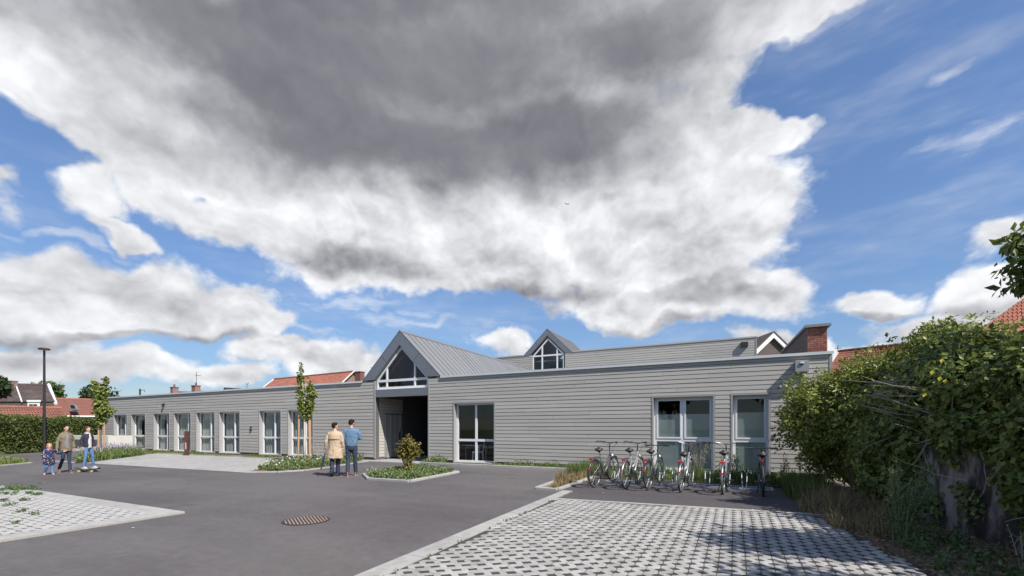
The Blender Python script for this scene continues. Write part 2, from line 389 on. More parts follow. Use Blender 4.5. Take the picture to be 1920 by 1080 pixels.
# ------------------------------------------------------------------ kerbs made of single stones
_st = {}
def stone_mesh(w, h, mname='concrete'):
    k = (round(w, 3), round(h, 3))
    if k not in _st: b = MB(); b.cbox(-.5, .5, -w / 2, w / 2, 0, h, min(.012, h * .4)); me = b.mesh('kerb_stone', MT[mname]); b.fix(me); _st[k] = me
    return _st[k]
def kerb(pts, w=.12, h=.07, z=0.0, L=1.0, closed=False, label='pale concrete kerb', name='kerb'):
    P = [Vector((p[0], p[1], 0)) for p in pts]
    if closed: P.append(P[0].copy())
    b = MB()
    for a, c in zip(P, P[1:]):
        d = (c - a).normalized(); x = Vector((-d.y, d.x, 0)) * w * .46
        q = [a - x, c - x, c + x, a + x]; b.prism([(v.x, v.y, z - .02) for v in q], (0, 0, .02 + h * .82))
    o = tag(b.build(name, MT['concrete']), label, 'kerb', None, 'structure')
    for a, c in zip(P, P[1:]):
        ln = (c - a).length; n = max(1, round(ln / L)); d = (c - a) / n; ang = math.atan2(d.y, d.x)
        for i in range(n):
            p = a + d * (i + .5)
            put('kerb_stone', stone_mesh(w, h), o, (p.x, p.y, z - .004 + random.uniform(-.002, .002)), (0, 0, ang + random.uniform(-.003, .003)), (d.length - .008, 1, 1))
    return o
def strip(quads, label, h=.036):
    o = None
    for k, q in enumerate(quads):
        if o is None:
            b = MB()
            for r in quads: b.slab([(x, y) for x, y in r], -.02, h - .006)
            o = tag(b.build('kerb', MT['gravel_pale']), label, 'kerb', None, 'structure')
        a, b_, c, d = [Vector((x, y, 0)) for x, y in q]           # a->b and d->c run along the strip
        n = max(1, round((b_ - a).length / 1.0)); g = .006 / max((b_ - a).length, .1)
        for i in range(n):
            t0, t1 = i / n + g, (i + 1) / n - g; m = MB()
            lo = [a.lerp(b_, t0), a.lerp(b_, t1), d.lerp(c, t1), d.lerp(c, t0)]
            m.slab([(v.x, v.y) for v in lo], -.01, h); m.build('kerb_stone', MT['concrete'], o)
    return o
strip([[(-3.35, 2.2), (-3.62, 8.93), (-3.37, 8.93), (-3.07, 2.2)], [(-3.62, 8.93), (-3.66, 10.1), (-3.42, 10.1), (-3.37, 8.93)]], 'flat concrete edging between asphalt and grid pavers on the bicycle side')
strip([[(-3.36, 8.80), (1.55, 9.18), (1.55, 9.30), (-3.36, 8.92)]], 'thin concrete edging between grid pavers and bicycle bay', .034)
strip([[(-19.5, 4.52), (-9.06, 4.52), (-9.06, 4.16), (-19.5, 4.16)], [(-9.06, 4.52), (-8.72, 4.52), (-8.66, 1.6), (-9.0, 1.6)], [(-8.66, 1.6), (-8.6, -1.0), (-8.94, -1.0), (-9.0, 1.6)]], 'flat concrete edging round the paved parking bay with weeds')

# ------------------------------------------------------------------ grid pavers: zigzag units that leave lozenge holes
def paver_poly(p, q, a, b, g, flip):
    """unit of a column: holes at its left ends and right middle (or mirrored)"""
    x0, x1 = g, p - g
    L = [(x0 + a, 0 + g), (x0 + a * .55, b * .55), (x0, b), (x0, q - b), (x0 + a * .55, q - b * .55), (x0 + a, q - g)]
    Rr = [(x1, q - g), (x1, q / 2 + b), (x1 - a * .55, q / 2 + b * .5), (x1 - a, q / 2), (x1 - a * .55, q / 2 - b * .5), (x1, q / 2 - b), (x1, g)]
    P = L + Rr
    if flip: P = [(p - x, y) for x, y in P][::-1]
    return P[::-1]
def unit_mesh(P, z0, z1, m):
    b = MB(); k = len(P); cx = sum(x for x, y in P) / k; cy = sum(y for x, y in P) / k
    lo = [(x, y, z0) for x, y in P]; mi = [(x, y, z1 - .008) for x, y in P]; hi = [(cx + (x - cx) * .93, cy + (y - cy) * .95, z1) for x, y in P]
    n = b.add(lo + mi + hi)
    for r in (0, k):
        for i in range(k): j = (i + 1) % k; b.face((n + r + i, n + r + j, n + r + k + j, n + r + k + i))
    b.face([n + 2 * k + i for i in range(k)]); return b
def grid_pavers(name, label, inside, x0, x1, y0, y1, p, q, a, bb, bed, mname, nkeep, bedpoly, rank, bz=.026):
    b = MB(); b.poly([(x, y, bz) for x, y in bedpoly])
    o = tag(b.build(name, MT[bed]), label, 'paving', None, 'structure')
    protos = [unit_mesh(paver_poly(p, q, a, bb, .0025, f), .0, .034, mname) for f in (0, 1)]
    meshes = []
    for u in protos: me = u.mesh('paver', MT[mname]); u.fix(me); meshes.append(me)
    cells = []
    nx = int((x1 - x0) / p); ny = int((y1 - y0) / q)
    for i in range(nx):
        for j in range(-1, ny + 1):
            f = i % 2; X = x0 + i * p; Y = y0 + j * q
            if inside(X + p / 2, Y + q / 2): cells.append((rank(X, Y), X, Y, f))
    cells.sort()
    rest = MB()
    for k, (r, X, Y, f) in enumerate(cells):
        dz = random.uniform(-.004, .002) if nkeep else random.uniform(0, .002); dx, dy = random.uniform(-.0015, .0015), random.uniform(-.0015, .0015)
        if k < nkeep: put('paver', meshes[f], o, (X + dx, Y + dy, dz), (random.uniform(-.02, .02), random.uniform(-.02, .02), random.uniform(-.02, .02)))
        else:
            n0 = len(rest.v)
            rest.v.extend((x + X + dx, y + Y + dy, z + dz) for x, y, z in protos[f].v)
            for fc in protos[f].f: rest.f.append(tuple(n0 + w for w in fc)); rest.mi.append(0)
    if rest.f: tag(rest.build('pavers_beyond', MT[mname + '_far'] if mname + '_far' in MT else MT[mname], o), None, None, None, 'stuff')
    return o
mat('paver_far', (.34, .328, .31), .88, var=.24, vscale=9, vdetail=10, bump=.5, bscale=70, rnd=.13, island=True, col2=(.275, .262, .245), c2=(2.2, .45, .65))
def in_right(x, y):
    ki = -3.08 - (y - 2.2) * .0435
    return ki + .03 < x < 1.2 + (9.2 - y) * .17 and y < 8.80 + (x + 3.36) * .0774 - .03
def vis_r(x, y):
    l = x * CS + y * SN; d = -x * SN + y * CS
    if d < .5: return 99
    px, py = CX + F * l / d, HY + F * EYE / d
    return d + (50 if py > 1090 or px > 1930 else 0)
grid_pavers('parking_bay', 'grid paved bay of pale zigzag concrete pavers with open joints', in_right, -3.4, 3.0, 2.2, 9.3, .135, .19, .064, .056, 'gravel_dark', 'paver', 300,
            [(-3.1, 2.2), (2.6, 2.2), (1.2, 9.2), (-3.38, 8.84)], vis_r)
def in_left(x, y): return -19.4 < x < -9.03 and -1 < y < 4.14 and vis_r(x, y) < 40
grid_pavers('parking_bay', 'weedy parking bay of worn pale pavers beside the asphalt yard', in_left, -19.4, -9.0, -1, 4.2, .15, .2, .050, .034, 'gravel_dark', 'paver_old', 0,
            [(-19.4, -1), (-8.97, -1), (-9.03, 4.18), (-19.4, 4.18)], vis_r, .0315)

# manhole cover with raised bars
mh = empty('manhole_cover', (*gnd(574, 976.5), 0.0), R(58), 'rusty round manhole cover with raised bars set in the asphalt', 'manhole cover')
b = MB(); b.ring_loft([(0, 0, .001, .36, .36), (0, 0, .012, .36, .36), (0, 0, .012, .33, .33), (0, 0, .006, .325, .325)], 40, cap=False); b.build('rim', MT['iron'], mh, world=False)
b = MB(); b.poly([(.33 * math.cos(i * math.pi / 20), .33 * math.sin(i * math.pi / 20), .006) for i in range(40)]); b.build('plate', MT['iron'], mh, world=False)
for i in range(13):
    x = -.3 + i * .05; h = math.sqrt(max(.3249 ** 2 - x * x, 0)) - .01
    if h > .02:
        b = MB(); b.cbox(-.0125, .0125, -h, h, .006, .018, .003); b.build('bar', MT['iron_worn'], mh, world=False, loc=(x, 0, 0), fix=False)
# ------------------------------------------------------------------ building materials
mat('siding', (.388, .367, .335), .68, var=.10, vscale=1.4, vstretch=(.35, .35, 7), bump=.15, bscale=50, rnd=.06, col2=(.345, .33, .30), c2=(.9, .48, .72))
mat('wall_back', (.10, .095, .09), .9)
mat('zinc', (.25, .255, .27), .42, metal=.55, var=.10, vscale=1.3, rnd=.06)
mat('zinc_roof', (.245, .25, .255), .45, metal=.35, var=.07, vscale=1.0, rnd=.05)
mat('white_frame', (.70, .70, .72), .35, var=.03, vscale=2)
mat('coping', (.58, .58, .58), .35, metal=.1, var=.05)
mat('lining', (.30, .295, .285), .5, var=.04)
mat('interior', (.10, .095, .09), .9)
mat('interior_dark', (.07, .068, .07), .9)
mat('floor_in', (.14, .13, .12), .5)
mat('flat_roof', (.2, .2, .2), .9, var=.2)
mat('pine', (.42, .24, .14), .55, var=.2, vscale=3, vstretch=(1, .2, 4))
mat('curtain', (.80, .80, .72), .9, var=.05, transl=.35)
mat('curtain_grey', (.55, .56, .54), .9, var=.08, transl=.25)
mat('frost', (.30, .345, .335), .28, var=.05, vscale=.8)
mat('plastic_white', (.78, .78, .77), .4)
mat('steel_grey', (.33, .335, .34), .45, metal=.4)
mat('black_metal', (.028, .028, .032), .45, metal=.2)
glass('pane'); glass('pane_dark', (.42, .46, .46), .8, .0)

BY = 16.0
PITCH_R, PITCH_L = .1455, .16
bld = empty('community_building', (-19, 20, 0), 0, 'long low grey timber clad building with zinc gabled porch', 'building')

_pl = {}
def plank_mesh(p):
    if p not in _pl:
        b = MB(); h = p - .011
        prof = [(0, 0), (-.026, 0), (-.0275, .004), (-.019, h - .005), (-.014, h), (0, h)]
        b.prism([(0, y, z) for y, z in prof], (1, 0, 0)); me = b.mesh('plank', MT['siding']); b.fix(me); _pl[p] = me
    return _pl[p]
def clad(parent, x0, x1, z0, z1, y, pitch, openings=(), L=4.0, rot=0.0, origin=None):
    """rows of planks on a face looking to -Y (or turned by rot about origin)"""
    rows = int(round((z1 - z0) / pitch)); pitch_e = (z1 - z0) / rows; sc = pitch_e / pitch
    for r in range(rows):
        za, zb = z0 + r * pitch_e, z0 + (r + 1) * pitch_e
        segs = [(x0, x1)]
        for (a, b_, c, d) in openings:
            if za < d - .02 and zb > c + .02:
                ns = []
                for s0, s1 in segs:
                    if b_ <= s0 or a >= s1: ns.append((s0, s1)); continue
                    if a > s0 + .02: ns.append((s0, a))
                    if b_ < s1 - .02: ns.append((b_, s1))
                segs = ns
        for (a, b_, c, d) in openings:                     # cut-down plank over the head of an opening
            if za < d - .02 and zb > d + .012 and origin is None:
                put('plank', plank_mesh(pitch), parent, (a + .0015, y, d + .004), (0, 0, 0), (b_ - a - .003, 1, (zb - d - .004) / pitch))
        for s0, s1 in segs:
            ln = s1 - s0; cuts = [s0]
            if ln > L * 1.3:
                x = s0 + random.uniform(.3, 1) * L
                while x < s1 - .8: cuts.append(x); x += L
            cuts.append(s1)
            for a, b_ in zip(cuts, cuts[1:]):
                yy = y + random.uniform(-.0015, .0015)
                if origin is None: put('plank', plank_mesh(pitch), parent, (a + .003, yy, za), (0, 0, 0), (b_ - a - .006, 1, sc))
                else:
                    M = Matrix.Translation(origin) @ Matrix.Rotation(rot, 4, 'Z'); p = M @ Vector((a, 0, za))
                    put('plank', plank_mesh(pitch), parent, (p.x, p.y, za), (0, 0, rot), (b_ - a, 1, sc))
def backing(name, x0, x1, z0, z1, openings, y0, y1, parent):
    b = MB(); ops = sorted(openings); top = max([o[3] for o in ops]) if ops else z0
    if not ops: b.box(x0, x1, y0, y1, z0, z1)
    else:
        b.box(x0, x1, y0, y1, top, z1); x = x0
        for (a, c, lo, hi) in ops:
            b.box(x, a, y0, y1, z0, top)
            if lo > z0 + .005: b.box(a, c, y0, y1, z0, lo)
            if hi < top - .002: b.box(a, c, y0, y1, hi, top)
            x = c
        b.box(x, x1, y0, y1, z0, top)
    return b.build(name, MT['wall_back'], parent)

DEEP = .17
def window(x0, x1, z0, z1, parts, tz, label=None, fr=.075, mull=(), paneM='pane', bottomM=None, frost=None, d=DEEP, sash=False, transom_bits=True):
    """one window: frame mesh with panes, surround and sill as its sub-parts"""
    Y0 = BY + d; Y1 = Y0 + .07; b = MB()
    b.box(x0, x0 + fr * 1.25, Y0, Y1, z0, z1); b.box(x1 - fr, x1, Y0, Y1, z0, z1)
    xi0, xi1 = x0 + fr * 1.25, x1 - fr
    b.box(xi0, xi1, Y0, Y1, z1 - fr, z1); b.box(xi0, xi1, Y0, Y1, z0, z0 + fr * .9); b.box(xi0, xi1, Y0, Y1, tz - .05, tz + .05)
    xs = [xi0] + [x0 + (x1 - x0) * m for m in mull] + [xi1]
    for m in xs[1:-1]:
        b.box(m - .045, m + .045, Y0 + .003, Y1 - .003, tz + .05, z1 - fr); b.box(m - .045, m + .045, Y0 + .003, Y1 - .003, z0 + fr * .9, tz - .05)
    if sash:
        for a, c in zip(xs, xs[1:]):
            a2, c2 = a + (.045 if a != xi0 else 0), c - (.045 if c != xi1 else 0); w = .05
            lo, hi = tz + .05, z1 - fr; ya, yb = Y0 - .018, Y0 + .03
            b.box(a2, a2 + w, ya, yb, lo, hi); b.box(c2 - w, c2, ya, yb, lo, hi); b.box(a2 + w, c2 - w, ya, yb, hi - w, hi); b.box(a2 + w, c2 - w, ya, yb, lo, lo + w)
    w = b.build('window', MT['white_frame'], bld)
    if label: w['label'] = label
    for a, c in zip(xs, xs[1:]):
        a2, c2 = a + (.045 if a != xi0 else 0), c - (.045 if c != xi1 else 0)
        for k, (lo, hi) in enumerate(((tz + .05, z1 - fr), (z0 + fr * .9, tz - .05))):
            g = MB(); g.box(a2, c2, Y0 + .03, Y0 + .042, lo, hi)
            g.build('pane', MT[paneM], w)
            if frost:
                hh = hi if k else lo + (hi - lo) * frost
                f = MB(); f.box(a2 + .002, c2 - .002, Y0 + .046, Y0 + .05, lo, hh); f.build('privacy_film', MT['frost'], w)
    s = MB(); t = .012                                                    # folded metal surround, a little proud of the planks
    ya, yb = BY - .036, BY + d
    s.box(x0 - .045, x0 - .002, ya, BY - .003, z0, z1 + .04); s.box(x1 + .002, x1 + .045, ya, BY - .003, z0, z1 + .04); s.box(x0 - .002, x1 + .002, ya, BY - .003, z1 + .002, z1 + .04)
    s.box(x0 - .002, x0 + t, ya + .001, yb, z0, z1 - t); s.box(x1 - t, x1 + .002, ya + .001, yb, z0, z1 - t); s.box(x0 - .002, x1 + .002, ya + .001, yb, z1 - t, z1 + .001)
    s.build('surround', MT['lining'], w)
    q = MB(); q.prism([(x0 - .03, BY - .06, z0 - .045), (x0 - .03, BY - .06, z0 - .005), (x0 - .03, BY + d, z0 + .015), (x0 - .03, BY + d, z0 - .045)], (x1 - x0 + .06, 0, 0))
    q.build('sill', MT['concrete'], w)
    return w

LW = [(-39.74, -37.92, (.62,)), (-37.31, -35.5, ()), (-34.44, -32.59, (.66,)), (-32.04, -30.2, (.66,)), (-29.58, -27.72, (.62,)), (-27.25, -25.33, (.60,)), (-23.58, -21.8, (.58,)), (-21.21, -19.34, (.6,))]
RW = [(-10.70, -8.75, (.5,)), (-2.51, -.61, (.5,)), (-.06, .96, ())]
XL, XR, PX0, PX1, TOP = -41.4, 2.55, -15.13, -12.05, 3.74
LO = [(a, b_, .1, 2.48) for a, b_, m in LW]; RO = [(a, b_, .1, 2.58) for a, b_, m in RW]
wl = backing('wall', XL, PX0, .0, TOP, LO, BY + .002, BY + .24, bld); wr = backing('wall', PX1, XR, .0, TOP, RO, BY + .002, BY + .24, bld)
clad(wl, XL, PX0, .16, TOP, BY, PITCH_L, [(a - .046, b_ + .046, c, d + .041) for a, b_, c, d in LO], 5.2)
clad(wr, PX1, XR - .05, .16, TOP, BY, PITCH_R, [(a - .046, b_ + .046, c, d + .041) for a, b_, c, d in RO], 4.2)
for i, (a, b_, m) in enumerate(LW): window(a, b_, .1, 2.48, None, 1.02, mull=m)
window(*RW[0][:2], .1, 2.58, None, 1.02, mull=(.5,))
window(*RW[1][:2], .1, 2.58, None, 1.12, mull=(.5,), frost=.62, sash=True, label='double window with frosted lower panes behind the bicycles')
window(*RW[2][:2], .1, 2.58, None, 1.12, mull=(), frost=.64, sash=True, label='narrow single window with frosted panes by the overgrown bush')
# corner trims
b = MB(); b.box(XR - .045, XR + .03, BY - .034, BY + .25, .14, TOP); b.build('corner_trim', MT['lining'], bld)
b = MB(); b.box(XL - .03, XL - .001, BY - .034, BY + .25, .14, TOP); b.build('corner_trim', MT['lining'], bld)
for x0, x1 in ((PX0 - .075, PX0 + .012), (PX1 - .012, PX1 + .05)):
    b = MB(); b.box(x0, x1, BY - .034, BY - .002, .1, TOP if x0 > -14 else TOP); b.build('corner_trim', MT['lining'], bld)
# end, back and roof of both wings
b = MB(); b.box(XL, XL + .2, BY + .241, 30.8, 0, TOP); b.box(XL, XR, 30.8, 31.0, 0, TOP); b.box(XR - .2, XR, BY + .241, 30.8, 0, TOP); b.build('wall', MT['siding'], bld)
b = MB(); b.box(XL + .2, PX0 - .3, BY + .241, 30.8, 3.3, 3.5); b.box(PX1 + .3, XR - .2, BY + .241, 30.8, 3.3, 3.5); b.build('roof', MT['flat_roof'], bld)
b = MB(); b.box(XL + .2, PX0 - .3, BY + .241, 30.8, -.02, .06); b.box(PX1 + .3, XR - .2, BY + .241, 30.8, -.02, .06); b.build('floor', MT['floor_in'], bld)
b = MB(); b.box(XL + .2, PX0 - .32, 20.5, 20.6, .06, 3.3); b.box(PX1 + .32, XR - .2, 20.5, 20.6, .06, 3.3)
for x in (-35.0, -24.5, -18.0): b.box(x, x + .1, BY + .241, 20.5, .06, 3.3)
for x in (-6.5, -4.6, -.35): b.box(x, x + .1, BY + .241, 20.5, .06, 3.3)
b.build('partition_wall', MT['interior'], bld)
# copings
for x0, x1 in ((XL - .06, -15.9), (-11.38, XR + .06)):
    n = round((x1 - x0) / 3.0); L = (x1 - x0) / n
    for i in range(n):
        b = MB(); b.prism([(x0 + i * L + .003, BY - .085, 3.70), (x0 + i * L + .003, BY - .085, 3.785), (x0 + i * L + .003, BY + .30, 3.80), (x0 + i * L + .003, BY + .30, 3.70), (x0 + i * L + .003, BY - .06, 3.70 + .041)], (L - .006, 0, 0)); b.build('coping', MT['coping'], bld)

# ------------------------------------------------------------------ porch with zinc gable
GX, GA, GE, GH = -13.63, 5.96, 3.79, 2.235          # ridge x, apex z, eave z, half width
def gable(x, y0, y1, apex, eave, half, inner_apex, inner_half, inner_eave, npan, parent, th=.16):
    sl = (apex - eave) / half
    # fascia: two zinc boards, each in two sheets
    for sgn in (-1, 1):
        O0, O1 = Vector((x, y0, apex)), Vector((x + sgn * half, y0, eave)); I0, I1 = Vector((x, y0, inner_apex)), Vector((x + sgn * inner_half, y0, inner_eave))
        for t0, t1 in ((0.001, .497), (.503, 1)):
            b = MB(); b.prism([O0.lerp(O1, t0), O0.lerp(O1, t1), I0.lerp(I1, t1), I0.lerp(I1, t0)], (0, .05, 0)); b.build('fascia', MT['zinc'], parent)
        b = MB(); a0, a1 = Vector((x, y0 + .05, inner_apex)), Vector((x + sgn * inner_half, y0 + .05, inner_eave))   # pale trim in the opening
        d = Vector((0, 0, -.05)); b.prism([a0, a1, a1 + Vector((0, 0, -.03)), a0 + d], (0, .20, 0)); b.build('trim', MT['zinc_roof'], parent)
        # deck and standing seam sheets
        nrm = Vector((sgn * sl, 0, 1)).normalized(); dn = Vector((sgn * half, 0, eave - apex))
        rid = Vector((x, y0, apex)); b = MB()
        b.prism([rid - nrm * .012, rid + dn - nrm * .012, rid + dn - nrm * th, rid - nrm * th - Vector((0, 0, .08))], (0, y1 - y0, 0)) if False else None
        b = MB(); a = rid - nrm * .02; c_ = rid + dn - nrm * .02; b.prism([a + Vector((0, .06, 0)), c_ + Vector((0, .06, 0)), c_ - nrm * th + Vector((0, .06, 0)), a - nrm * th + Vector((0, .06, 0))], (0, y1 - y0 - .06, 0)); b.build('roof_deck', MT['pine'], parent)
        w = (y1 - y0) / npan; u = dn.normalized(); Ls = dn.length + .03; m = MB()
        A = Vector((0, 0, 0)); h = .028
        # sheet: flat pan with one upstand seam on its near edge
        def P(t, y, k): return u * t + Vector((0, y, 0)) + nrm * k
        m.prism([P(0, 0, -.018), P(Ls, 0, -.018), P(Ls, 0, 0), P(0, 0, 0)], (0, w - .002, 0))
        m.prism([P(0, 0, 0), P(Ls, 0, 0), P(Ls, 0, h), P(0, 0, h)], (0, .022, 0))
        me = m.mesh('roof_sheet', MT['zinc_roof']); m.fix(me)
        for i in range(npan): put('roof_sheet', me, parent, (x, y0 + i * w, apex), (0, 0, 0))
    b = MB(); b.prism([(x - .09, y0 - .01, apex - .06), (x, y0 - .01, apex + .045), (x + .09, y0 - .01, apex - .06)], (0, y1 - y0, 0)); b.build('ridge_cap', MT['zinc'], parent)
gab = empty('x', (0, 0, 0)); bpy.data.objects.remove(gab)
roof = MB().box(GX - .05, GX + .05, 16.4, 30.8, 5.5, 5.62).build('porch_roof', MT['pine'], bld)
gable(GX, BY - .06, 30.9, GA, GE, GH, 5.33, 1.53, 3.79, 34, roof)
for sgn in (-1, 1):
    for k in range(9):
        y = 16.7 + k * 1.5; b = MB(); a = Vector((GX, y, 5.5)); c_ = Vector((GX + sgn * 1.85, y, 5.5 - 1.85 * .97)); b.prism([a, c_, c_ - Vector((0, 0, .16)), a - Vector((0, 0, .16))], (0, .08, 0)); b.build('rafter', MT['pine'], roof)
# gable window
gz0, gzt0, gzt1 = 3.335, 3.68, 3.79
def gab_win(x, y, z0, zt, half, apex, slope, mx, parent, bar=.085, zb=.11, glassM='pane', label=None):
    b = MB(); xl, xr = x - half, x + half; s = slope; base = apex - half * s
    b.box(xl, xr, y, y + .08, z0, z0 + zb)
    b.box(xl, xl + bar, y + .002, y + .078, z0 + zb, base); b.box(xr - bar, xr, y + .002, y + .078, z0 + zb, base)
    b.box(xl + bar, xr - bar, y + .004, y + .076, zt, zt + zb)
    for sg in (-1, 1):
        e = Vector((x + sg * half, y + .001, base)); t = Vector((x, y + .001, apex)); dz = Vector((0, 0, -bar * 1.4))
        b.prism([e, t, t + dz, e + dz], (0, .077, 0))
    for m in mx:
        h = apex - abs(m - x) * s - .04
        b.box(m - bar / 2, m + bar / 2, y + .006, y + .074, z0 + zb, zt); b.box(m - bar / 2, m + bar / 2, y + .006, y + .074, zt + zb, h)
    w = b.build('window', MT['white_frame'], parent)
    if label: w['label'] = label
    ex = [xl + bar] + list(mx) + [xr - bar]
    for a, c in zip(ex, ex[1:]):
        a2, c2 = a + (bar / 2 if a in mx else 0), c - (bar / 2 if c in mx else 0)
        MB().box(a2, c2, y + .035, y + .045, z0 + zb, zt).build('pane', MT[glassM], w)
        pts = [(a2, zt + zb), (c2, zt + zb), (c2, apex - abs(c2 - x) * s - .06)]
        if a2 < x < c2: pts.append((x, apex - .06))
        pts.append((a2, apex - abs(a2 - x) * s - .06))
        MB().prism([(px, y + .035, pz) for px, pz in pts], (0, .01, 0)).build('pane', MT[glassM], w)
    return w
gab_win(-13.61, BY + .06, gz0, gzt0, 1.5, 5.28, 1.0, (-14.5, -12.87), bld, label='triangular gable window in white frame above the porch')
# zinc beam over the opening
for x0, x1 in ((PX0 + .013, -13.703), (-13.697, PX1 - .013)): MB().box(x0, x1, BY - .02, BY + .26, 2.98, 3.33).build('porch_beam', MT['zinc'], bld)
MB().box(PX0, PX1, BY - .015, BY + .2, 3.3302, 3.3349).build('trim', MT['coping'], bld)
# porch walls
pw = MB().box(PX0 - .28, PX0 - .03, BY + .241, 22, 0, 3.3).build('wall', MT['wall_back'], bld)
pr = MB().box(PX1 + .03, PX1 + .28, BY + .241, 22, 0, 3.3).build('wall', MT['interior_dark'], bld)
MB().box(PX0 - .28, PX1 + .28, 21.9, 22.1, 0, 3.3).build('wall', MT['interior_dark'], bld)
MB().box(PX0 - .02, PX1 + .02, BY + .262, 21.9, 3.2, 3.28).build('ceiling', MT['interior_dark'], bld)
clad(pw, .0, .60, .16, 2.98, 0, PITCH_R, (), 9, R(90), Vector((PX0 - .03, BY + .02, 0)))
clad(pw, .60, 1.9, 2.25, 2.98, 0, PITCH_R, (), 9, R(90), Vector((PX0 - .03, BY + .02, 0)))
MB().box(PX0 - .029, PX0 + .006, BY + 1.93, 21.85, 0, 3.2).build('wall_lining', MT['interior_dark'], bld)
# porch side door: grey metal leaf with vertical ribs
dr = MB().box(PX0 - .028, PX0 + .012, BY + .64, BY + 1.9, .1, 2.2).build('door', MT['lining'], bld)
for k, y in enumerate((.66, 1.02, 1.16, 1.34, 1.72)):
    MB().box(PX0 + .013, PX0 + .05, BY + y, BY + y + (.10 if k != 2 else .06), .12, 2.19).build('door_rib', MT['steel_grey'], dr)
MB().box(PX0 + .051, PX0 + .10, BY + 1.6, BY + 1.64, .95, 1.35).build('handle', MT['black_metal'], dr)
# dark glazed doors at the back of the porch
MB().box(-14.6, -12.4, 21.84, 21.89, .05, 2.3).build('door', MT['pane_dark'], bld)
for x in (-14.65, -13.52, -12.4): MB().box(x, x + .06, 21.8, 21.88, .05, 2.36).build('door_frame', MT['steel_grey'], bld)
sheet('porch_slab', [(-15.75, 15.35), (-11.98, 15.25), (-11.98, 21.9), (-15.13, 21.9), (-15.13, 15.9), (-15.75, 15.9)], .035, 'concrete', 'pale concrete slab of the porch', th=.05)

# ------------------------------------------------------------------ raised rear hall behind the flat roofs
hall = empty('rear_hall', (-6, 33, 0), 0, 'taller grey clad hall rising behind the flat roofs, with a small gable', 'building')
HYY = 31.2; HT = 7.1
hw = MB().box(-30, -13.75, HYY + .01, HYY + .3, 3.0, HT).box(-11.25, 1.2, HYY + .01, HYY + .3, 3.0, HT).box(1.0, 1.2, HYY + .301, 44, 3.0, HT).build('wall', MT['wall_back'], hall)
clad(hw, -19.9, 1.15, 4.6, HT, HYY, .16, [(-13.75, -11.15, 4.0, 8.8)], 5.0)
for x0, x1 in ((-30, -14.55), (-10.55, 1.26)): MB().prism([(x0, HYY - .06, HT - .01), (x0, HYY - .06, HT + .08), (x0, HYY + .4, HT + .10), (x0, HYY + .4, HT - .01)], (x1 - x0, 0, 0)).build('coping', MT['siding'], hall)
MB().box(1.152, 1.23, HYY - .04, HYY + .32, 3.2, HT - .011).build('corner_trim', MT['lining'], hall)
MB().box(-30, 1.0, HYY + .31, 44, 6.6, 6.7).build('roof', MT['flat_roof'], hall)
r2 = MB().box(-12.6, -12.5, HYY + .5, 36.8, 8.4, 8.52).build('gable_roof', MT['pine'], hall)
gable(-12.55, HYY - .05, 37, 8.98, 7.06, 1.98, 8.5, 1.42, 7.1, 14, r2)
gab_win(-12.5, HYY + .02, 4.6, 6.95, 1.28, 8.3, 1.0, (-12.98, -11.78), hall, .10, .11)
MB().box(.35, .75, HYY - .2, HYY - .03, 6.55, 6.85).build('wall_lamp', MT['black_metal'], hall)
MB().box(-13.74, -11.26, 35.0, 35.2, 3, 7.3).build('wall', MT['interior_dark'], hall)

# ------------------------------------------------------------------ fittings on the facade
wlt = empty('wall_light', (1.8, BY - .03, 3.36), 0, 'grey square wall light box high on the end of the short wing', 'wall light')
MB().cbox(1.63, 1.97, BY - .30, BY - .03, 3.2, 3.53, .01).build('housing', MT['steel_grey'], wlt)
MB().box(1.75, 1.85, BY - .335, BY - .301, 3.44, 3.48).build('sensor', MT['plastic_white'], wlt); MB().box(1.74, 1.83, BY - .33, BY - .301, 3.395, 3.435).build('lens', MT['black_metal'], wlt)
MB().tube([(1.83, BY - .05, 3.2), (1.83, BY - .05, 1.4)], .022, 8).build('conduit', MT['steel_grey'], wlt)
def small(name, label, cat, bl, loc):
    o = empty(name, loc, 0, label, cat)
    for nm, mbx, mt in bl: mbx.build(nm, MT[mt], o, world=False)
    return o
small('wall_lamp', 'small dark spotlight above the windows of the long wing', 'wall lamp', [('bracket', MB().box(-.05, .05, -.06, 0, -.02, .1), 'black_metal'), ('shade', MB().tube([(0, -.08, -.13), (0, -.08, .06)], [.05, .075], 10), 'black_metal')], (-33.15, BY - .03, 3.05))
small('socket_box', 'pair of small black sockets on the long wing', 'socket', [('upper_socket', MB().box(-.05, .05, -.05, 0, .03, .13), 'black_metal'), ('lower_socket', MB().box(-.05, .05, -.05, 0, -.13, -.03), 'black_metal')], (-24.28, BY - .03, 1.5))
small('hose_bib', 'small black wall hook beside the narrow frosted window', 'hook', [('plate', MB().box(-.03, .03, -.03, 0, -.05, .05), 'black_metal'), ('hook', MB().tube([(0, -.03, 0), (0, -.09, .02), (0, -.1, .06)], .012, 6), 'black_metal')], (1.12, BY - .03, 1.3))

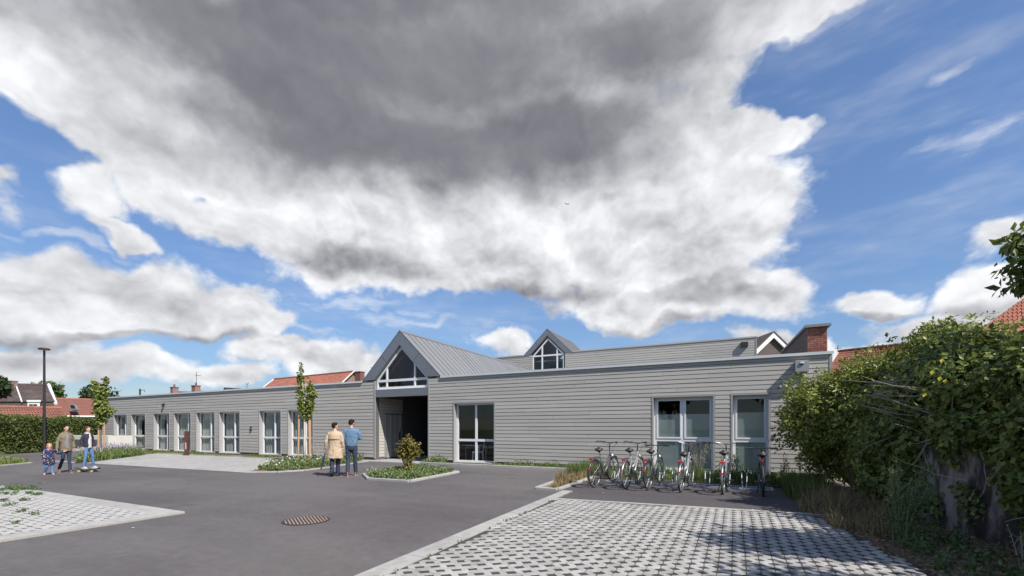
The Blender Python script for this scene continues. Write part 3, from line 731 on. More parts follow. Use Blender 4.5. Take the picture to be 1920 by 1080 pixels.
# vents on the flat roof
def vent(px, py0, py1, Y, r, cap, label):
    a, c_ = atY(px, py0, Y), atY(px, py1, Y); o = empty('roof_vent', (a.x, Y, 3.5), 0, label, 'roof vent')
    h = c_.z - 3.5; MB().tube([(0, 0, 0), (0, 0, h * .8)], r, 10).build('pipe', MT['black_metal'], o, world=False); MB().ring_loft([(0, 0, h * .72, cap, cap), (0, 0, h, cap * .8, cap * .8)], 12).build('cap', MT['black_metal'], o, world=False)
vent(426, 732, 727, 19, .14, .24, 'squat black roof vent on the long flat roof, first beside the far chimneys')
vent(441, 731, 728, 20, .3, .40, 'wide low black roof vent in the middle of three')
vent(451, 731, 729, 21, .42, .56, 'widest flat black roof vent on the long wing')
o = empty('roof_mast', (*atY(463.5, 730, 18).xy, 3.5), 0, 'thin pipe mast with forked top on the long flat roof', 'mast')
h = atY(463.5, 721, 18).z - 3.5; MB().tube([(0, 0, 0), (0, 0, h)], .045, 8).build('pole', MT['steel_grey'], o, world=False); MB().tube([(-.12, 0, h + .1), (0, 0, h - .05), (.12, 0, h + .1)], .03, 6).build('fork', MT['steel_grey'], o, world=False)

# curtains, furniture
def curtain(x0, x1, z0, z1, y, label, m, amp=.035, wl=.16):
    b = MB(); n = max(8, int((x1 - x0) / wl * 8)); pts = []
    for i in range(n + 1):
        x = x0 + (x1 - x0) * i / n; pts.append((x, y + amp * math.sin(2 * math.pi * (x - x0) / wl + .6 * math.sin(x * 3)) + .012 * math.sin(x * 23)))
    k = b.add([(x, yy, z1) for x, yy in pts] + [(x, yy + .01 * math.sin(x * 9), z0) for x, yy in pts])
    for i in range(n): b.face((k + i, k + i + 1, k + n + 2 + i, k + n + 1 + i))
    return tag(b.build('curtain', MT[m], None, smooth=True, fix=False), label, 'curtain', 'curtains behind the windows of the long wing')
ORD = ['eighth and last', 'seventh', 'sixth', 'fifth', 'fourth', 'third', 'second', 'first']
for i, (a, b_, m) in enumerate(LW):
    w = b_ - a; PALE = 'pale net curtain across the %s long wing window from the porch' % ORD[i]
    GREY = ('narrow' if i < 3 else 'full width') + ' grey net curtain in the %s long wing window from the porch' % ORD[i]
    if i in (0, 2): curtain(a + .1, a + w * .38, .1, 2.45, BY + .31, GREY, 'curtain_grey')
    elif i == 1: curtain(a + .1, a + w * .33, .1, 2.45, BY + .31, GREY, 'curtain_grey')
    elif i in (3, 4): curtain(a + .08, b_ - .08, .1, 2.45, BY + .31, PALE, 'curtain')
    else: curtain(a + .08, b_ - .06, .1, 2.45, BY + .33, GREY, 'curtain_grey', .05)
tb = empty('table', (-10.5, 17.0, .06), 0, 'white table standing behind the window next to the porch', 'table')
MB().box(-.5, .65, -.35, .35, .70, .73).build('tabletop', MT['plastic_white'], tb, world=False)
for x in (-.45, .6):
    for y in (-.3, .3): MB().tube([(x, y, 0), (x, y, .7)], .02, 8).build('leg', MT['plastic_white'], tb, world=False)
ch = empty('chair', (-9.95, 16.72, .06), R(-65), 'white plastic chair behind the window next to the porch', 'chair')
MB().cbox(-.22, .22, -.22, .22, .43, .46, .01).build('seat', MT['plastic_white'], ch, world=False)
MB().prism([(-.21, .21, .46), (.21, .21, .46), (.2, .28, .86), (-.2, .28, .86)], (0, .025, 0)).build('backrest', MT['plastic_white'], ch, world=False)
for x in (-.2, .2):
    for y in (-.2, .2): MB().tube([(x * 1.1, y * 1.15, 0), (x, y, .43)], [.014, .018], 8).build('leg', MT['plastic_white'], ch, world=False)
from mathutils import noise as mnoise
# ------------------------------------------------------------------ neighbouring houses
mat('tile_red', (.27, .092, .058), .75, var=.28, vscale=4, rnd=.0, col2=(.19, .075, .055), c2=(1.2, .45, .65))
mat('tile_orange', (.32, .135, .09), .8, var=.3, vscale=2, col2=(.25, .115, .09), c2=(.9, .42, .66))
mat('tile_modern', (.26, .11, .08), .8, var=.1, vscale=2)
mat('slate_dark', (.115, .082, .075), .8, var=.25, vscale=3, col2=(.17, .135, .125), c2=(.8, .5, .7))
mat('brick_dark', (.16, .07, .055), .85, var=.3, vscale=6)
mat('brick', (.25, .095, .072), .9, var=.3, vscale=12, rnd=.28, bump=.4, bscale=60)
mat('mortar', (.36, .31, .28), .95, var=.2, vscale=10)
mat('render_white', (.52, .51, .48), .9, var=.1, vscale=1.5, col2=(.55, .54, .50), c2=(1.6, .55, .75))
mat('render_beige', (.50, .42, .33), .9, var=.1)
mat('white_paint', (.78, .78, .77), .5, var=.05)
mat('lead', (.22, .225, .23), .5, metal=.3)
def brickwork(name, c1, c2, mo):
    m = bpy.data.materials.new(name); m.use_nodes = True; t = NT(m.node_tree); p = t.n['Principled BSDF']
    geo = t.new('ShaderNodeNewGeometry'); sp = t.new('ShaderNodeSeparateXYZ'); t.put(sp.inputs[0], geo.outputs['Position'])
    cb = t.new('ShaderNodeCombineXYZ'); t.put(cb.inputs[0], t.m('ADD', sp.outputs[0], sp.outputs[1])); t.put(cb.inputs[1], sp.outputs[2])
    br = t.new('ShaderNodeTexBrick'); t.put(br.inputs['Vector'], cb.outputs[0])
    br.inputs['Color1'].default_value = (*c1, 1); br.inputs['Color2'].default_value = (*c2, 1); br.inputs['Mortar'].default_value = (*mo, 1)
    for k, v in (('Scale', 1.0), ('Mortar Size', .01), ('Brick Width', .22), ('Row Height', .075)): br.inputs[k].default_value = v
    h = t.new('ShaderNodeHueSaturation'); t.put(h.inputs['Color'], br.outputs[0]); t.put(h.inputs['Value'], t.m('ADD', t.m('MULTIPLY', t.noise(geo.outputs['Position'], 7, 5, .6), .9), .55)); t.put(p.inputs['Base Color'], h.outputs[0])
    b = t.new('ShaderNodeBump'); b.inputs['Strength'].default_value = .6; b.inputs['Distance'].default_value = .012; b.invert = True
    t.put(b.inputs['Height'], br.outputs['Fac']); t.l.new(b.outputs[0], p.inputs['Normal']); p.inputs['Roughness'].default_value = .9; MT[name] = m
brickwork('brickwork', (.26, .10, .075), (.17, .06, .05), (.33, .29, .26))
brickwork('brickwork_dark', (.13, .085, .075), (.09, .06, .055), (.17, .15, .14))

def tile_roof(name, eL, eR, rL, rR, ncol, nrow, m, parent, amp=.035, step=.045, sub=4):
    eL, eR, rL, rR = map(Vector, (eL, eR, rL, rR)); b = MB(); nr = (eR - eL).cross(rL - eL).normalized()
    if nr.z < 0: nr = -nr
    for r in range(nrow):
        v0, v1 = r / nrow, min((r + 1.12) / nrow, 1); idx = []
        for v, off in ((v0, step), (v1, 0.0)):
            a, c = eL.lerp(rL, v), eR.lerp(rR, v); row = []
            for i in range(ncol * sub + 1):
                t = i / (ncol * sub); ph = i * 2 * math.pi / sub
                jit = mnoise.noise(Vector((int(i / sub) * 1.7, r * 2.3, a.x))) * .012
                row.append(a.lerp(c, t) + nr * (off + jit + amp * math.sin(ph)))
            idx.append(b.add(row))
        for i in range(ncol * sub): b.face((idx[0] + i, idx[0] + i + 1, idx[1] + i + 1, idx[1] + i))
        lip = b.add([eL.lerp(rL, v0), eR.lerp(rR, v0)])
    # closed underside
    d = nr * -.12; b.quad(eL + d, eR + d, rR + d, rL + d); b.quad(eL + d, eR + d, eR + nr * .03, eL + nr * .03)
    return b.build(name, MT[m], parent, fix=False)
def house(name, label, eL, eR, rL, rR, roofm, wallm, ncol=40, nrow=14, amp=.035, verge=None, z0=0.0, step=.045):
    eL, eR, rL, rR = map(Vector, (eL, eR, rL, rR))
    bL = Vector((2 * rL.x - eL.x, 2 * rL.y - eL.y, eL.z)); bR = Vector((2 * rR.x - eR.x, 2 * rR.y - eR.y, eR.z))
    c = (eL + eR + bL + bR) / 4; o = empty(name, (c.x, c.y, z0), 0, label, 'house')
    inn = .25; f = lambda p: Vector((c.x + (p.x - c.x) * .97, c.y + (p.y - c.y) * .95, p.z - .1))
    a, b_, d, e, g, h = f(eL), f(eR), f(bL), f(bR), f(rL), f(rR); g.z -= .1; h.z -= .1
    dn = lambda p: Vector((p.x, p.y, z0))
    m = MB(); m.poly([dn(a), dn(b_), b_, a]); m.poly([dn(d), dn(e), e, d]); m.poly([dn(a), a, g, d, dn(d)]); m.poly([dn(b_), b_, h, e, dn(e)]); m.build('wall', MT[wallm], o, fix=False)
    rf = tile_roof('roof', eL, eR, rL, rR, ncol, nrow, roofm, o, amp, step); tile_roof('roof', bL, bR, rL, rR, ncol, nrow, roofm, o, amp, step, 2)
    MB().tube([rL + Vector((0, 0, .05)), rR + Vector((0, 0, .05))], .14, 8).build('ridge_tiles', MT[roofm], rf)
    if verge:
        for (p, q, s) in ((eL, rL, bL), (eR, rR, bR)):
            MB().tube([p + Vector((0, 0, .06)), q + Vector((0, 0, .08)), s + Vector((0, 0, .06))], .12, 6).build('verge', MT[verge], o)
    return o, rf
def chimney(parent, p, w, h, m='brickwork', pots=0, down=1.2, capm='lead', d=None):
    d = d or w; k = MB(); k.box(p.x - w / 2, p.x + w / 2, p.y - d / 2, p.y + d / 2, p.z - down, p.z + h); c = k.build('chimney', MT[m], parent)
    MB().box(p.x - w / 2 - .06, p.x + w / 2 + .06, p.y - d / 2 - .06, p.y + d / 2 + .06, p.z + h, p.z + h + .1).build('chimney_cap', MT[capm], c)
    for i in range(pots): MB().tube([(p.x + (i - (pots - 1) / 2) * .4, p.y, p.z + h + .1), (p.x + (i - (pots - 1) / 2) * .4, p.y, p.z + h + .5)], [.13, .1], 8).build('chimney_pot', MT['brick_dark'], c)
    return c
# pantiled shed behind the hedge
house('shed', 'low shed with weathered orange pantile roof behind the clipped hedge', atD(-70, 787, 44), atD(131, 787, 44), atD(-70, 762, 46.6), atD(117, 766, 46.6), 'tile_orange', 'brick_dark', 34, 7, .055)
# slate house with dormer
ho, rf = house('house', 'old house with dark slate roof, brick chimney and white dormer', atD(-60, 753, 56), atD(104, 753, 56), atD(-60, 720.5, 60), atD(91, 722, 60), 'slate_dark', 'brickwork_dark', 50, 16, .03)
chimney(rf, atD(23.5, 722, 59.6), 1.0, .45, 'brickwork', 0, 1.5, 'brick', .7)
MB().tube([atD(105, 757, 55.9), atD(91.5, 721, 60)], .16, 6).build('verge', MT['white_paint'], rf); MB().tube([atD(31, 725, 59.4), atD(41, 753, 55.9)], .07, 6).build('flashing', MT['white_paint'], rf)
p, q = atD(51.5, 751, 54.6), atD(75, 766, 54.6)
dm = MB().prism([(p.x, p.y, q.z), (p.x, p.y, p.z), (q.x, q.y, p.z), (q.x, q.y, q.z)], (-2.0, .62, 0)).build('dormer', MT['white_paint'], rf)
for k in range(2):
    a, c_ = atD(55 + k * 8, 757.5, 54.5), atD(61.5 + k * 8, 765, 54.5); MB().prism([(a.x, a.y, c_.z), (a.x, a.y, a.z), (c_.x, c_.y, a.z), (c_.x, c_.y, c_.z)], (.03, -.05, 0)).build('pane', MT['pane_dark'], dm)
MB().prism([atD(50, 753.5, 54.5), atD(50, 750, 54.5), atD(76.5, 750, 54.5), atD(76.5, 753.5, 54.5)], (-2.0, .62, 0)).build('dormer_roof', MT['white_paint'], dm)
# modern red roofed house with skylight
ho, rf = house('house', 'bungalow with plain red tiled roof and one skylight', atD(96, 780, 61), atD(262, 781, 66), atD(92, 747.5, 66), atD(250, 752, 71), 'tile_modern', 'render_beige', 60, 18, .012)
q4 = [atD(133.5, 760.5, 62.9), atD(144.5, 760.5, 63.2), atD(149, 770, 62.0), atD(137, 770, 61.7)]
sk = MB().prism(q4, (.05, -.25, .15)).build('skylight', MT['lead'], rf); MB().prism([sum((v for v in q4), Vector()) / 4 + (v - sum((w for w in q4), Vector()) / 4) * .72 + Vector((.06, -.27, .16)) for v in q4], (.01, -.03, .02)).build('pane', MT['pane_dark'], sk)
MB().tube([atD(125, 780.5, 60.8), atD(262, 781.5, 65.8)], .1, 6).build('gutter', MT['white_paint'], rf)
# long red roof over the long wing
rl, rr = atY(514, 711.5, 47), atY(664, 697, 47)
ho, rf = house('house', 'house with long red pantile roof and dark brick chimney behind the long wing', (rl.x - .3, 42, rl.z - 4.2), (rr.x, 42, rr.z - 4.2), rl, rr, 'tile_red', 'brickwork', 62, 18, .045, 'render_white')
chimney(rf, atY(674.5, 703, 46.2), 1.0, .35, 'brick_dark', 0, 2.5, 'brick_dark', .8)
# far pair of houses whose chimneys stand over the parapet
for (l, r, y, cpx, cy, wpx, pots, lab) in ((326, 402, 735.5, 327, 727.5, 8, 0, 'far house with slender brick chimney showing over the parapet'), (364, 430, 734.5, 367.5, 724.5, 11.5, 1, 'far house with broad brick chimney carrying a pot')):
    a, c_ = atD(l, y, 62), atD(r, y + 2.5, 66)
    ho, rf = house('house', lab, (a.x - 2, a.y - 4, a.z - 3), (c_.x - 2, c_.y - 4, c_.z - 3), a, c_, 'slate_dark', 'brickwork', 20, 8)
    k = atD(cpx, cy, 61.5); chimney(rf, k, wpx / 839 * 61.5, .02, 'brickwork', 1, 2.5, 'brick_dark', .7)
    if pots: MB().tube([k + Vector((.1, 0, 0)), k + Vector((.1, 0, 2.0))], .03, 5).tube([k + Vector((-.2, 0, 1.5)), k + Vector((.6, .3, 1.5))], .025, 5).build('aerial', MT['black_metal'], rf)
pb = atD(262.5, 742, 70); up = empty('utility_pole', (pb.x, pb.y, 0), 0, 'thin utility pole with short arm far behind the long wing', 'pole'); h = atD(262.5, 729, 70).z
MB().tube([(0, 0, 0), (0, 0, h)], [.16, .12], 8).build('pole', MT['black_metal'], up, world=False); MB().tube([(0, 0, h - .3), (.6, .3, h - .15), (.7, .35, h - .5)], .04, 5).build('arm', MT['black_metal'], up, world=False)
# brick party wall rising behind the short wing: each brick of its lit end is a piece
bw = empty('brick_wall', (2.8, 24, 0), 0, 'tall brick party wall with sloping lead coping behind the short wing', 'wall')
BX0, BX1, BYF, BYB, ZF, ZB = 2.50, 3.14, 20.4, 31, 5.36, 5.95
core = MB().prism([(BX0, BYF, 0), (BX0, BYB, 0), (BX0, BYB, ZB), (BX0, BYF, ZF)], (BX1 - BX0, 0, 0)).build('wall_core', MT['brickwork_dark'], bw)  # darker brick than the end face: shade of the side away from sun, as colour
MB().box(BX0 + .004, BX1 - .004, BYF - .012, BYF - .001, 3.2, ZF - .02).build('mortar_face', MT['mortar'], bw)
bm_ = MB().cbox(-.5, .5, -.5, .5, -.5, .5, .03); bme = bm_.mesh('brick', MT['brick']); bm_.fix(bme)
for r in range(26):
    z = ZF - .06 - r * .077; x = BX0 + .003; pat = [.21, .10, .21, .10] if r % 2 else [.10, .21, .10, .21]
    for w in pat:
        w = min(w, BX1 - x - .003)
        if w < .03: break
        put('brick', bme, core, (x + w / 2, BYF - .015 + random.uniform(-.004, .004), z), (0, random.uniform(-.01, .01), 0), (w - .01, .03, .064)); x += w
MB().prism([(BX0 - .08, BYF - .14, ZF), (BX0 - .08, BYF - .14, ZF + .10), (BX0 - .08, BYB, ZB + .1), (BX0 - .08, BYB, ZB)], (BX1 - BX0 + .18, 0, 0)).build('coping', MT['lead'], bw)
# gable with white verge
gp, gl, gr = atD(1448, 634, 36), atD(1413, 668, 36), atD(1483, 668, 36)
gh = empty('house', (gp.x, gp.y + 3, 0), 0, 'small brick gable with white bargeboards peeping over the short wing', 'house')
dv = Vector((gr.x - gl.x, gr.y - gl.y, 0)).normalized(); bk = Vector((-dv.y, dv.x, 0)) * 7
L2, R2 = gl + (gl - gp) * 1.2, gr + (gr - gp) * 1.2
MB().prism([(L2.x, L2.y, 0), L2, gp, R2, (R2.x, R2.y, 0)], bk).build('wall', MT['brickwork_dark'], gh)
for e in (L2, R2):
    n = -bk.normalized() * .25; MB().prism([gp + n, e + n, e + n + Vector((0, 0, .42)), gp + n + Vector((0, 0, .42))], -n * .7).build('bargeboard', MT['white_paint'], gh)
    MB().prism([gp + n * 1.2 + Vector((0, 0, .43)), e + n * 1.2 + Vector((0, 0, .43)), e + n * 1.2 + Vector((0, 0, .52)), gp + n * 1.2 + Vector((0, 0, .52))], bk * 1.03).build('roof', MT['slate_dark'], gh)
# red roofs on the right
rl, rr = atD(1574, 660, 38), atD(1705, 646, 33)
ho, rf = house('house', 'house with red pantile roof showing over the overgrown hedge beside the brick wall', atD(1540, 712, 34), atD(1715, 716, 29), rl, rr, 'tile_red', 'brickwork', 46, 12, .05)
for px, hh in ((1571, 12), (1599, 5)):
    a = atD(px, 660, 37.5); MB().tube([a, a + Vector((0, 0, hh * 38 / 839))], .03, 5).tube([a + Vector((-.2, 0, hh * .6 * 38 / 839)), a + Vector((.25, .1, hh * .6 * 38 / 839))], .025, 5).build('aerial', MT['black_metal'], rf)
rl, rr = atD(1930, 553, 17.0), atD(2150, 525, 14.5)
house('house', 'neighbouring house with red tiled roof climbing above the ivy', atD(1795, 650, 14), atD(2190, 655, 11.5), rl, rr, 'tile_red', 'brickwork', 30, 14, .05)

# ------------------------------------------------------------------ foliage
def leafmat(name, c, rnd=.45, tr=.25, rough=.45): return mat(name, c, rough, rnd=rnd, island=True, transl=tr, spec=.35)
leafmat('leaf_hedge', (.095, .125, .03)); leafmat('leaf_laurel', (.21, .24, .05), .5, .3, .4); leafmat('leaf_ivy', (.15, .19, .045), .5, .3, .42)
leafmat('leaf_young', (.17, .205, .045), .4); leafmat('leaf_dark', (.04, .06, .022), .4); leafmat('leaf_mid', (.075, .12, .028), .4)
leafmat('leaf_shrub', (.185, .16, .038), .6); leafmat('leaf_cover', (.13, .175, .055), .55); leafmat('leaf_grey', (.20, .235, .15), .4)
leafmat('grass_blade', (.12, .16, .04), .5); leafmat('grass_dry', (.28, .21, .11), .5, .2, .8); leafmat('litter', (.23, .135, .06), .7, .1, .9); leafmat('leaf_yellow', (.60, .50, .05), .2)
leafmat('petal', (.72, .68, .66), .15, .3, .8); leafmat('leaf_weed', (.10, .155, .055), .45)
mat('bark', (.16, .12, .085), .95, var=.3, vscale=12, vstretch=(1, 1, .25), bump=.6, bscale=40)
mat('bark_pale', (.50, .46, .40), .9, var=.15, vscale=8, bump=.2)
mat('stake_wood', (.40, .25, .15), .85, var=.2, vscale=8, vstretch=(1, 1, .2))
mat('twig', (.34, .29, .23), .9, var=.2); mat('rubber', (.025, .025, .027), .7); mat('stalk', (.16, .19, .09), .8)
RV = lambda: Vector((random.gauss(0, 1), random.gauss(0, 1), random.gauss(0, 1))).normalized()
def leaves(b, blobs, n, L, W, seed=0, inner=.55, lump=.35, lf=2.4, droop=.2, out=.3, gap=0.0, zmin=-99):
    wts = [(r[0] * r[1] + r[1] * r[2] + r[0] * r[2]) for c, r in blobs]
    for c, r in random.choices(blobs, wts, k=n):
        d = RV(); s = inner + (1 - inner) * math.sqrt(random.random())
        nz = mnoise.noise(Vector((d.x * lf + seed, d.y * lf + c[0], d.z * lf + c[1])))
        if gap and mnoise.noise(Vector((c[0] + d.x * r[0], c[1] + d.y * r[1], c[2] + d.z * r[2])) * (1.6 / max(r)) * 2.2 + Vector((seed, 7, 3))) < -gap: continue
        s *= 1 - lump * .5 + lump * nz
        p = Vector((c[0] + d.x * r[0] * s, c[1] + d.y * r[1] * s, c[2] + d.z * r[2] * s))
        if p.z < zmin: continue
        k = random.uniform(.5, 1.5); dd = d * out + RV() * .9 + Vector((0, 0, -droop))
        b.leaf(p, dd, d * 1.1 + RV() * .6 + Vector((0, 0, .5)), L * k, W * k)
    return b
def boughs(b, root, blobs, r0, per=2, n=6):
    root = Vector(root)
    for c, r in blobs:
        for _ in range(per):
            tip = Vector(c) + Vector((RV().x * r[0] * .6, RV().y * r[1] * .6, abs(RV().z) * r[2] * .6)); mid = root.lerp(tip, .5) + RV() * .08 * (tip - root).length
            b.tube([root, mid, tip], [r0, r0 * .6, r0 * .18], n)
    return b
def tree(name, label, base, th, tr, blobs, n, L, W, lm, bark='bark', per=2, group=None, cat='tree', **kw):
    o = empty(name, base, 0, label, cat, group); t = MB(); bend = RV() * tr * .8
    t.tube([(0, 0, -.05), (0, 0, th * .3), (bend.x, bend.y, th * .7), (bend.x * .5, bend.y * .5, th)], [tr * 1.35, tr, tr * .85, tr * .65], 10)
    boughs(t, (bend.x * .5, bend.y * .5, th * .95), blobs, tr * .5, per); t.build('trunk', MT[bark], o, world=False, smooth=True, fix=False)
    leaves(MB(), blobs, n, L, W, **kw).build if False else None
    b = leaves(MB(), blobs, n, L, W, **kw); b.build('crown', MT[lm], o, world=False, fix=False); return o
def rnd_blobs(c, r, k, spread=.6, size=.55):
    out = []
    for _ in range(k):
        d = RV() * random.uniform(.3, 1) * spread; s = size * random.uniform(.75, 1.25)
        out.append(((c[0] + d.x * r[0], c[1] + d.y * r[1], c[2] + d.z * r[2]), (r[0] * s, r[1] * s, r[2] * s)))
    return out
# far trees on the left
def far_tree(px, top, w, D, lab, lm, n=2600, L=.55):
    g = atD(px, HY, D); h = atD(px, top, D).z; rw = w / 2 / 839 * D
    tree('broadleaf_tree', lab, (g.x, g.y, 0), h * .45, .25, rnd_blobs((0, 0, h - rw * .95), (rw, rw, rw * .95), 11, .55, .52), n, L, L * .62, lm, per=1, inner=.6, lump=.4)
far_tree(92, 711, 76, 84, 'bright green round tree behind the slate house', 'leaf_mid')
far_tree(182, 714, 66, 82, 'dark round tree rising behind the bungalow', 'leaf_dark')
far_tree(-12, 700, 60, 50, 'dark broad tree at the end of the slate house', 'leaf_dark', 2600, .4)
far_tree(222, 742, 20, 95, 'small dark tree far beyond the long wing', 'leaf_dark', 500)
# young trees on stakes
def young(name, lab, base, h, blobs, n, stakes, L=.13, pale=False):
    o = tree(name, lab, base, h * .62, .045, blobs, n, L, L * .75, 'leaf_young', 'bark_pale' if pale else 'bark', 1, None, inner=.15, lump=.6, lf=3.5, droop=.5)
    for sx, sy, hh in stakes:
        MB().tube([(sx, sy, -.02), (sx * .85, sy * .9, hh)], .042, 8).build('stake', MT['stake_wood'], o, world=False)
    hh = stakes[0][2] * .88
    MB().tube([(stakes[0][0] * .88, stakes[0][1], hh), (0, .06, hh + .01), (stakes[1][0] * .88, stakes[1][1], hh)], .02, 6).build('tie', MT['rubber'], o, world=False)
    return o
g = gnd(189, 856)
young('young_tree', 'young tree with bushy green crown on two stakes in the lavender bed', (*g, 0), 4.0, [((0, 0, 2.95), (.45, .45, .75)), ((.1, 0, 2.4), (.46, .42, .55)), ((-.22, 0, 3.4), (.32, .32, .55)), ((.25, 0, 3.55), (.24, .26, .5)), ((-.38, -.15, 3.95), (.14, .14, .38)), ((.32, .1, 4.1), (.12, .12, .34)), ((.06, 0, 1.95), (.27, .27, .38)), ((.5, .2, 2.5), (.24, .24, .26))], 2300, [(-.13, -.05, 2.0), (.20, .08, 1.95)])
g = gnd(571, 868)
young('young_tree', 'slender young tree with two upright leaders on three stakes by the walking couple', (*g, 0), 4.6, [((-.12, -.05, 2.6), (.26, .26, .55)), ((-.14, -.06, 3.2), (.22, .22, .45)), ((-.16, -.08, 3.75), (.17, .17, .4)), ((-.14, -.07, 4.2), (.09, .09, .3)), ((.22, .1, 2.55), (.27, .26, .55)), ((.3, .12, 3.05), (.24, .22, .38)), ((.22, .1, 3.4), (.12, .12, .3)), ((.08, .03, 2.15), (.22, .22, .3)), ((.12, .05, 3.75), (.05, .05, .12))], 1750, [(-.26, -.12, 2.1), (.20, .10, 2.1), (.02, .3, 2.0)], .11, True)
# clipped hedge along the far edge of the yard
hp = [Vector((-31.5, 1.0, 0)), Vector((-37.9, 10.0, 0)), Vector((-41.6, 14.5, 0)), Vector((-46.5, 19.5, 0))]
he = empty('clipped_hedge', hp[1], 0, 'long clipped green hedge in front of the shed and bungalow', 'hedge'); b = MB(); core = MB()
for a, c in zip(hp, hp[1:]):
    d = (c - a); x = Vector((d.y, -d.x, 0)).normalized(); nl = int(d.length * 1900)
    if x.x < 0: x = -x
    for _ in range(nl):
        t = random.random(); z = random.uniform(0, 1); H_ = (2.5 if a is hp[0] else 2.28 - .25 * t) + .12 * mnoise.noise(Vector((a.x + d.x * t, a.y + d.y * t, 0)) * .8)
        bul = .16 * mnoise.noise(Vector((a.x + d.x * t, a.y + d.y * t, z * 2.4)) * 1.3)
        if random.random() < .72: p = a + d * t + x * (-.12 + bul + random.uniform(-.35, .12)) + Vector((0, 0, z * H_)); nn = x
        else: p = a + d * t + x * random.uniform(-1.3, 0) + Vector((0, 0, H_ + random.uniform(-.25, .1))); nn = Vector((0, 0, 1))
        k = random.uniform(.6, 1.3); b.leaf(p, nn * .6 + RV(), RV(), .11 * k, .075 * k)
    core.prism([a - x * .55, c - x * .55, c - x * 1.1, a - x * 1.1], (0, 0, 1.9))
b.build('foliage', MT['leaf_hedge'], he, fix=False); core.build('stems', MT['bark'], he)
# ------------------------------------------------------------------ overgrown right side
mat('old_wall', (.21, .19, .175), .95, var=.22, vscale=3, vstretch=(1, 1, .35), bump=.5, bscale=14, col2=(.035, .03, .028), c2=(2.6, .44, .56))
W0, W1 = Vector((2.50, 10.2, 0)), Vector((3.95, 4.2, 0)); wd = (W1 - W0).normalized(); wx = Vector((-wd.y, wd.x, 0))
ow = empty('boundary_wall', (W0 + W1) / 2, 0, 'stained old concrete wall half buried under ivy', 'wall')
for i in range(4):
    a, c = W0.lerp(W1, i / 4) + wd * .004, W0.lerp(W1, (i + 1) / 4) - wd * .004
    MB().prism([a, c, c + wx * .2, a + wx * .2], (0, 0, 1.75 + random.uniform(-.05, .05))).build('wall_panel', MT['old_wall'], ow)
# laurel bush by the building
lb = empty('laurel_bush', (2.8, 13.3, 0), 0, 'big rounded glossy laurel bush crowding the end of the short wing', 'bush')
BA = [((2.6, 13.7, 1.85), (1.8, 1.75, 1.55)), ((1.9, 12.9, 1.85), (1.3, 1.2, 1.15)), ((3.5, 12.2, 1.9), (1.7, 1.6, 1.65)), ((2.3, 13.9, 1.0), (1.1, 1.2, 1.0)), ((2.75, 12.0, 1.35), (1.15, 1.1, 1.25)), ((3.0, 13.0, 2.65), (1.2, 1.2, .75)), ((3.75, 11.5, 2.75), (1.1, 1.0, .95)), ((3.95, 10.7, 2.4), (1.2, 1.1, 1.2)), ((3.0, 11.0, 1.3), (1.0, 1.0, 1.2)), ((3.6, 11.7, 3.35), (.45, .45, .38))]
b = MB()
for c, r in BA: boughs(b, (3.0 + (c[0] - 3) * .4, c[1], 0), [(c, r)], .05, 3)
b.build('stems', MT['bark'], lb, fix=False)
leaves(MB(), BA, 92000, .085, .044, 3, .5, .5, 2.6, .25, zmin=.12).build('foliage', MT['leaf_laurel'], lb, fix=False)
# tangle of climbers over the wall
def wp(t, off, z): p = W0.lerp(W1, t) + wx * off; return (p.x, p.y, z)
cl = empty('overgrown_hedge', wp(.5, .8, 0), 0, 'tall tangled hedge of broad leaved climbers spilling over the old wall', 'hedge')
BB = [(wp(-.02, .9, 2.3), (1.2, 1.1, 1.2)), (wp(.1, .7, 2.15), (1.1, 1.1, 1.0)), (wp(.25, .7, 2.1), (1.15, 1.1, 1.0)), (wp(.4, .7, 2.05), (1.15, 1.1, 1.0)), (wp(.55, .7, 2.05), (1.1, 1.1, 1.0)), (wp(.72, .75, 2.05), (1.1, 1.1, 1.0)), (wp(.9, .8, 2.1), (1.2, 1.1, 1.1)), (wp(1.1, .9, 2.0), (1.2, 1.2, 1.25)), (wp(1.35, .9, 2.0), (1.3, 1.2, 1.3)), (wp(1.6, .9, 2.0), (1.3, 1.2, 1.3)), (wp(.2, 1.7, 1.5), (1.3, 1.4, 1.5)), (wp(.6, 1.8, 1.5), (1.3, 1.4, 1.5)), (wp(-.05, .25, 1.2), (.75, .9, 1.25)), (wp(.06, .2, 1.45), (.65, .8, .85)), (wp(.62, .1, 1.45), (.5, .7, .55)), (wp(.75, .05, 1.25), (.4, .6, .6)), (wp(.66, .1, .8), (.45, .6, .8)), (wp(.82, .1, .75), (.5, .7, .9)), (wp(1.0, .0, .8), (.6, .8, .95)), (wp(.3, .0, 1.5), (.5, .7, .4)), (wp(.45, .0, 1.45), (.5, .7, .45)), (wp(.43, .05, 1.0), (.36, .4, .75)), (wp(.50, .05, .8), (.42, .5, .85)), (wp(.58, .0, .6), (.45, .5, .7)), (wp(.10, .1, .55), (.4, .6, .65)), (wp(-.03, .1, .6), (.6, .7, .75)), (wp(.1, .25, .9), (.5, .6, .8))]
leaves(MB(), BB, 105000, .09, .06, 9, .5, .5, 2.2, .45).build('foliage', MT['leaf_ivy'], cl, fix=False)
b = MB()
for c, r in BB: boughs(b, (c[0] + .3, c[1], 0), [(c, r)], .045, 2)
b.build('stems', MT['bark'], cl, fix=False)
b = MB()                                             # ivy on the wall face
for _ in range(5200):
    t = random.random(); z = random.random() ** .6 * 1.7
    if mnoise.noise(Vector((t * 9, z * 1.1, 4))) < .05 - z * .10 + (.12 if t < .45 else -.12): continue
    p = Vector(wp(t, -.01 - random.random() * .06, z)); b.leaf(p, -wx * .5 + RV() * .7 + Vector((0, 0, -.6)), -wx + RV() * .4, .085, .07)
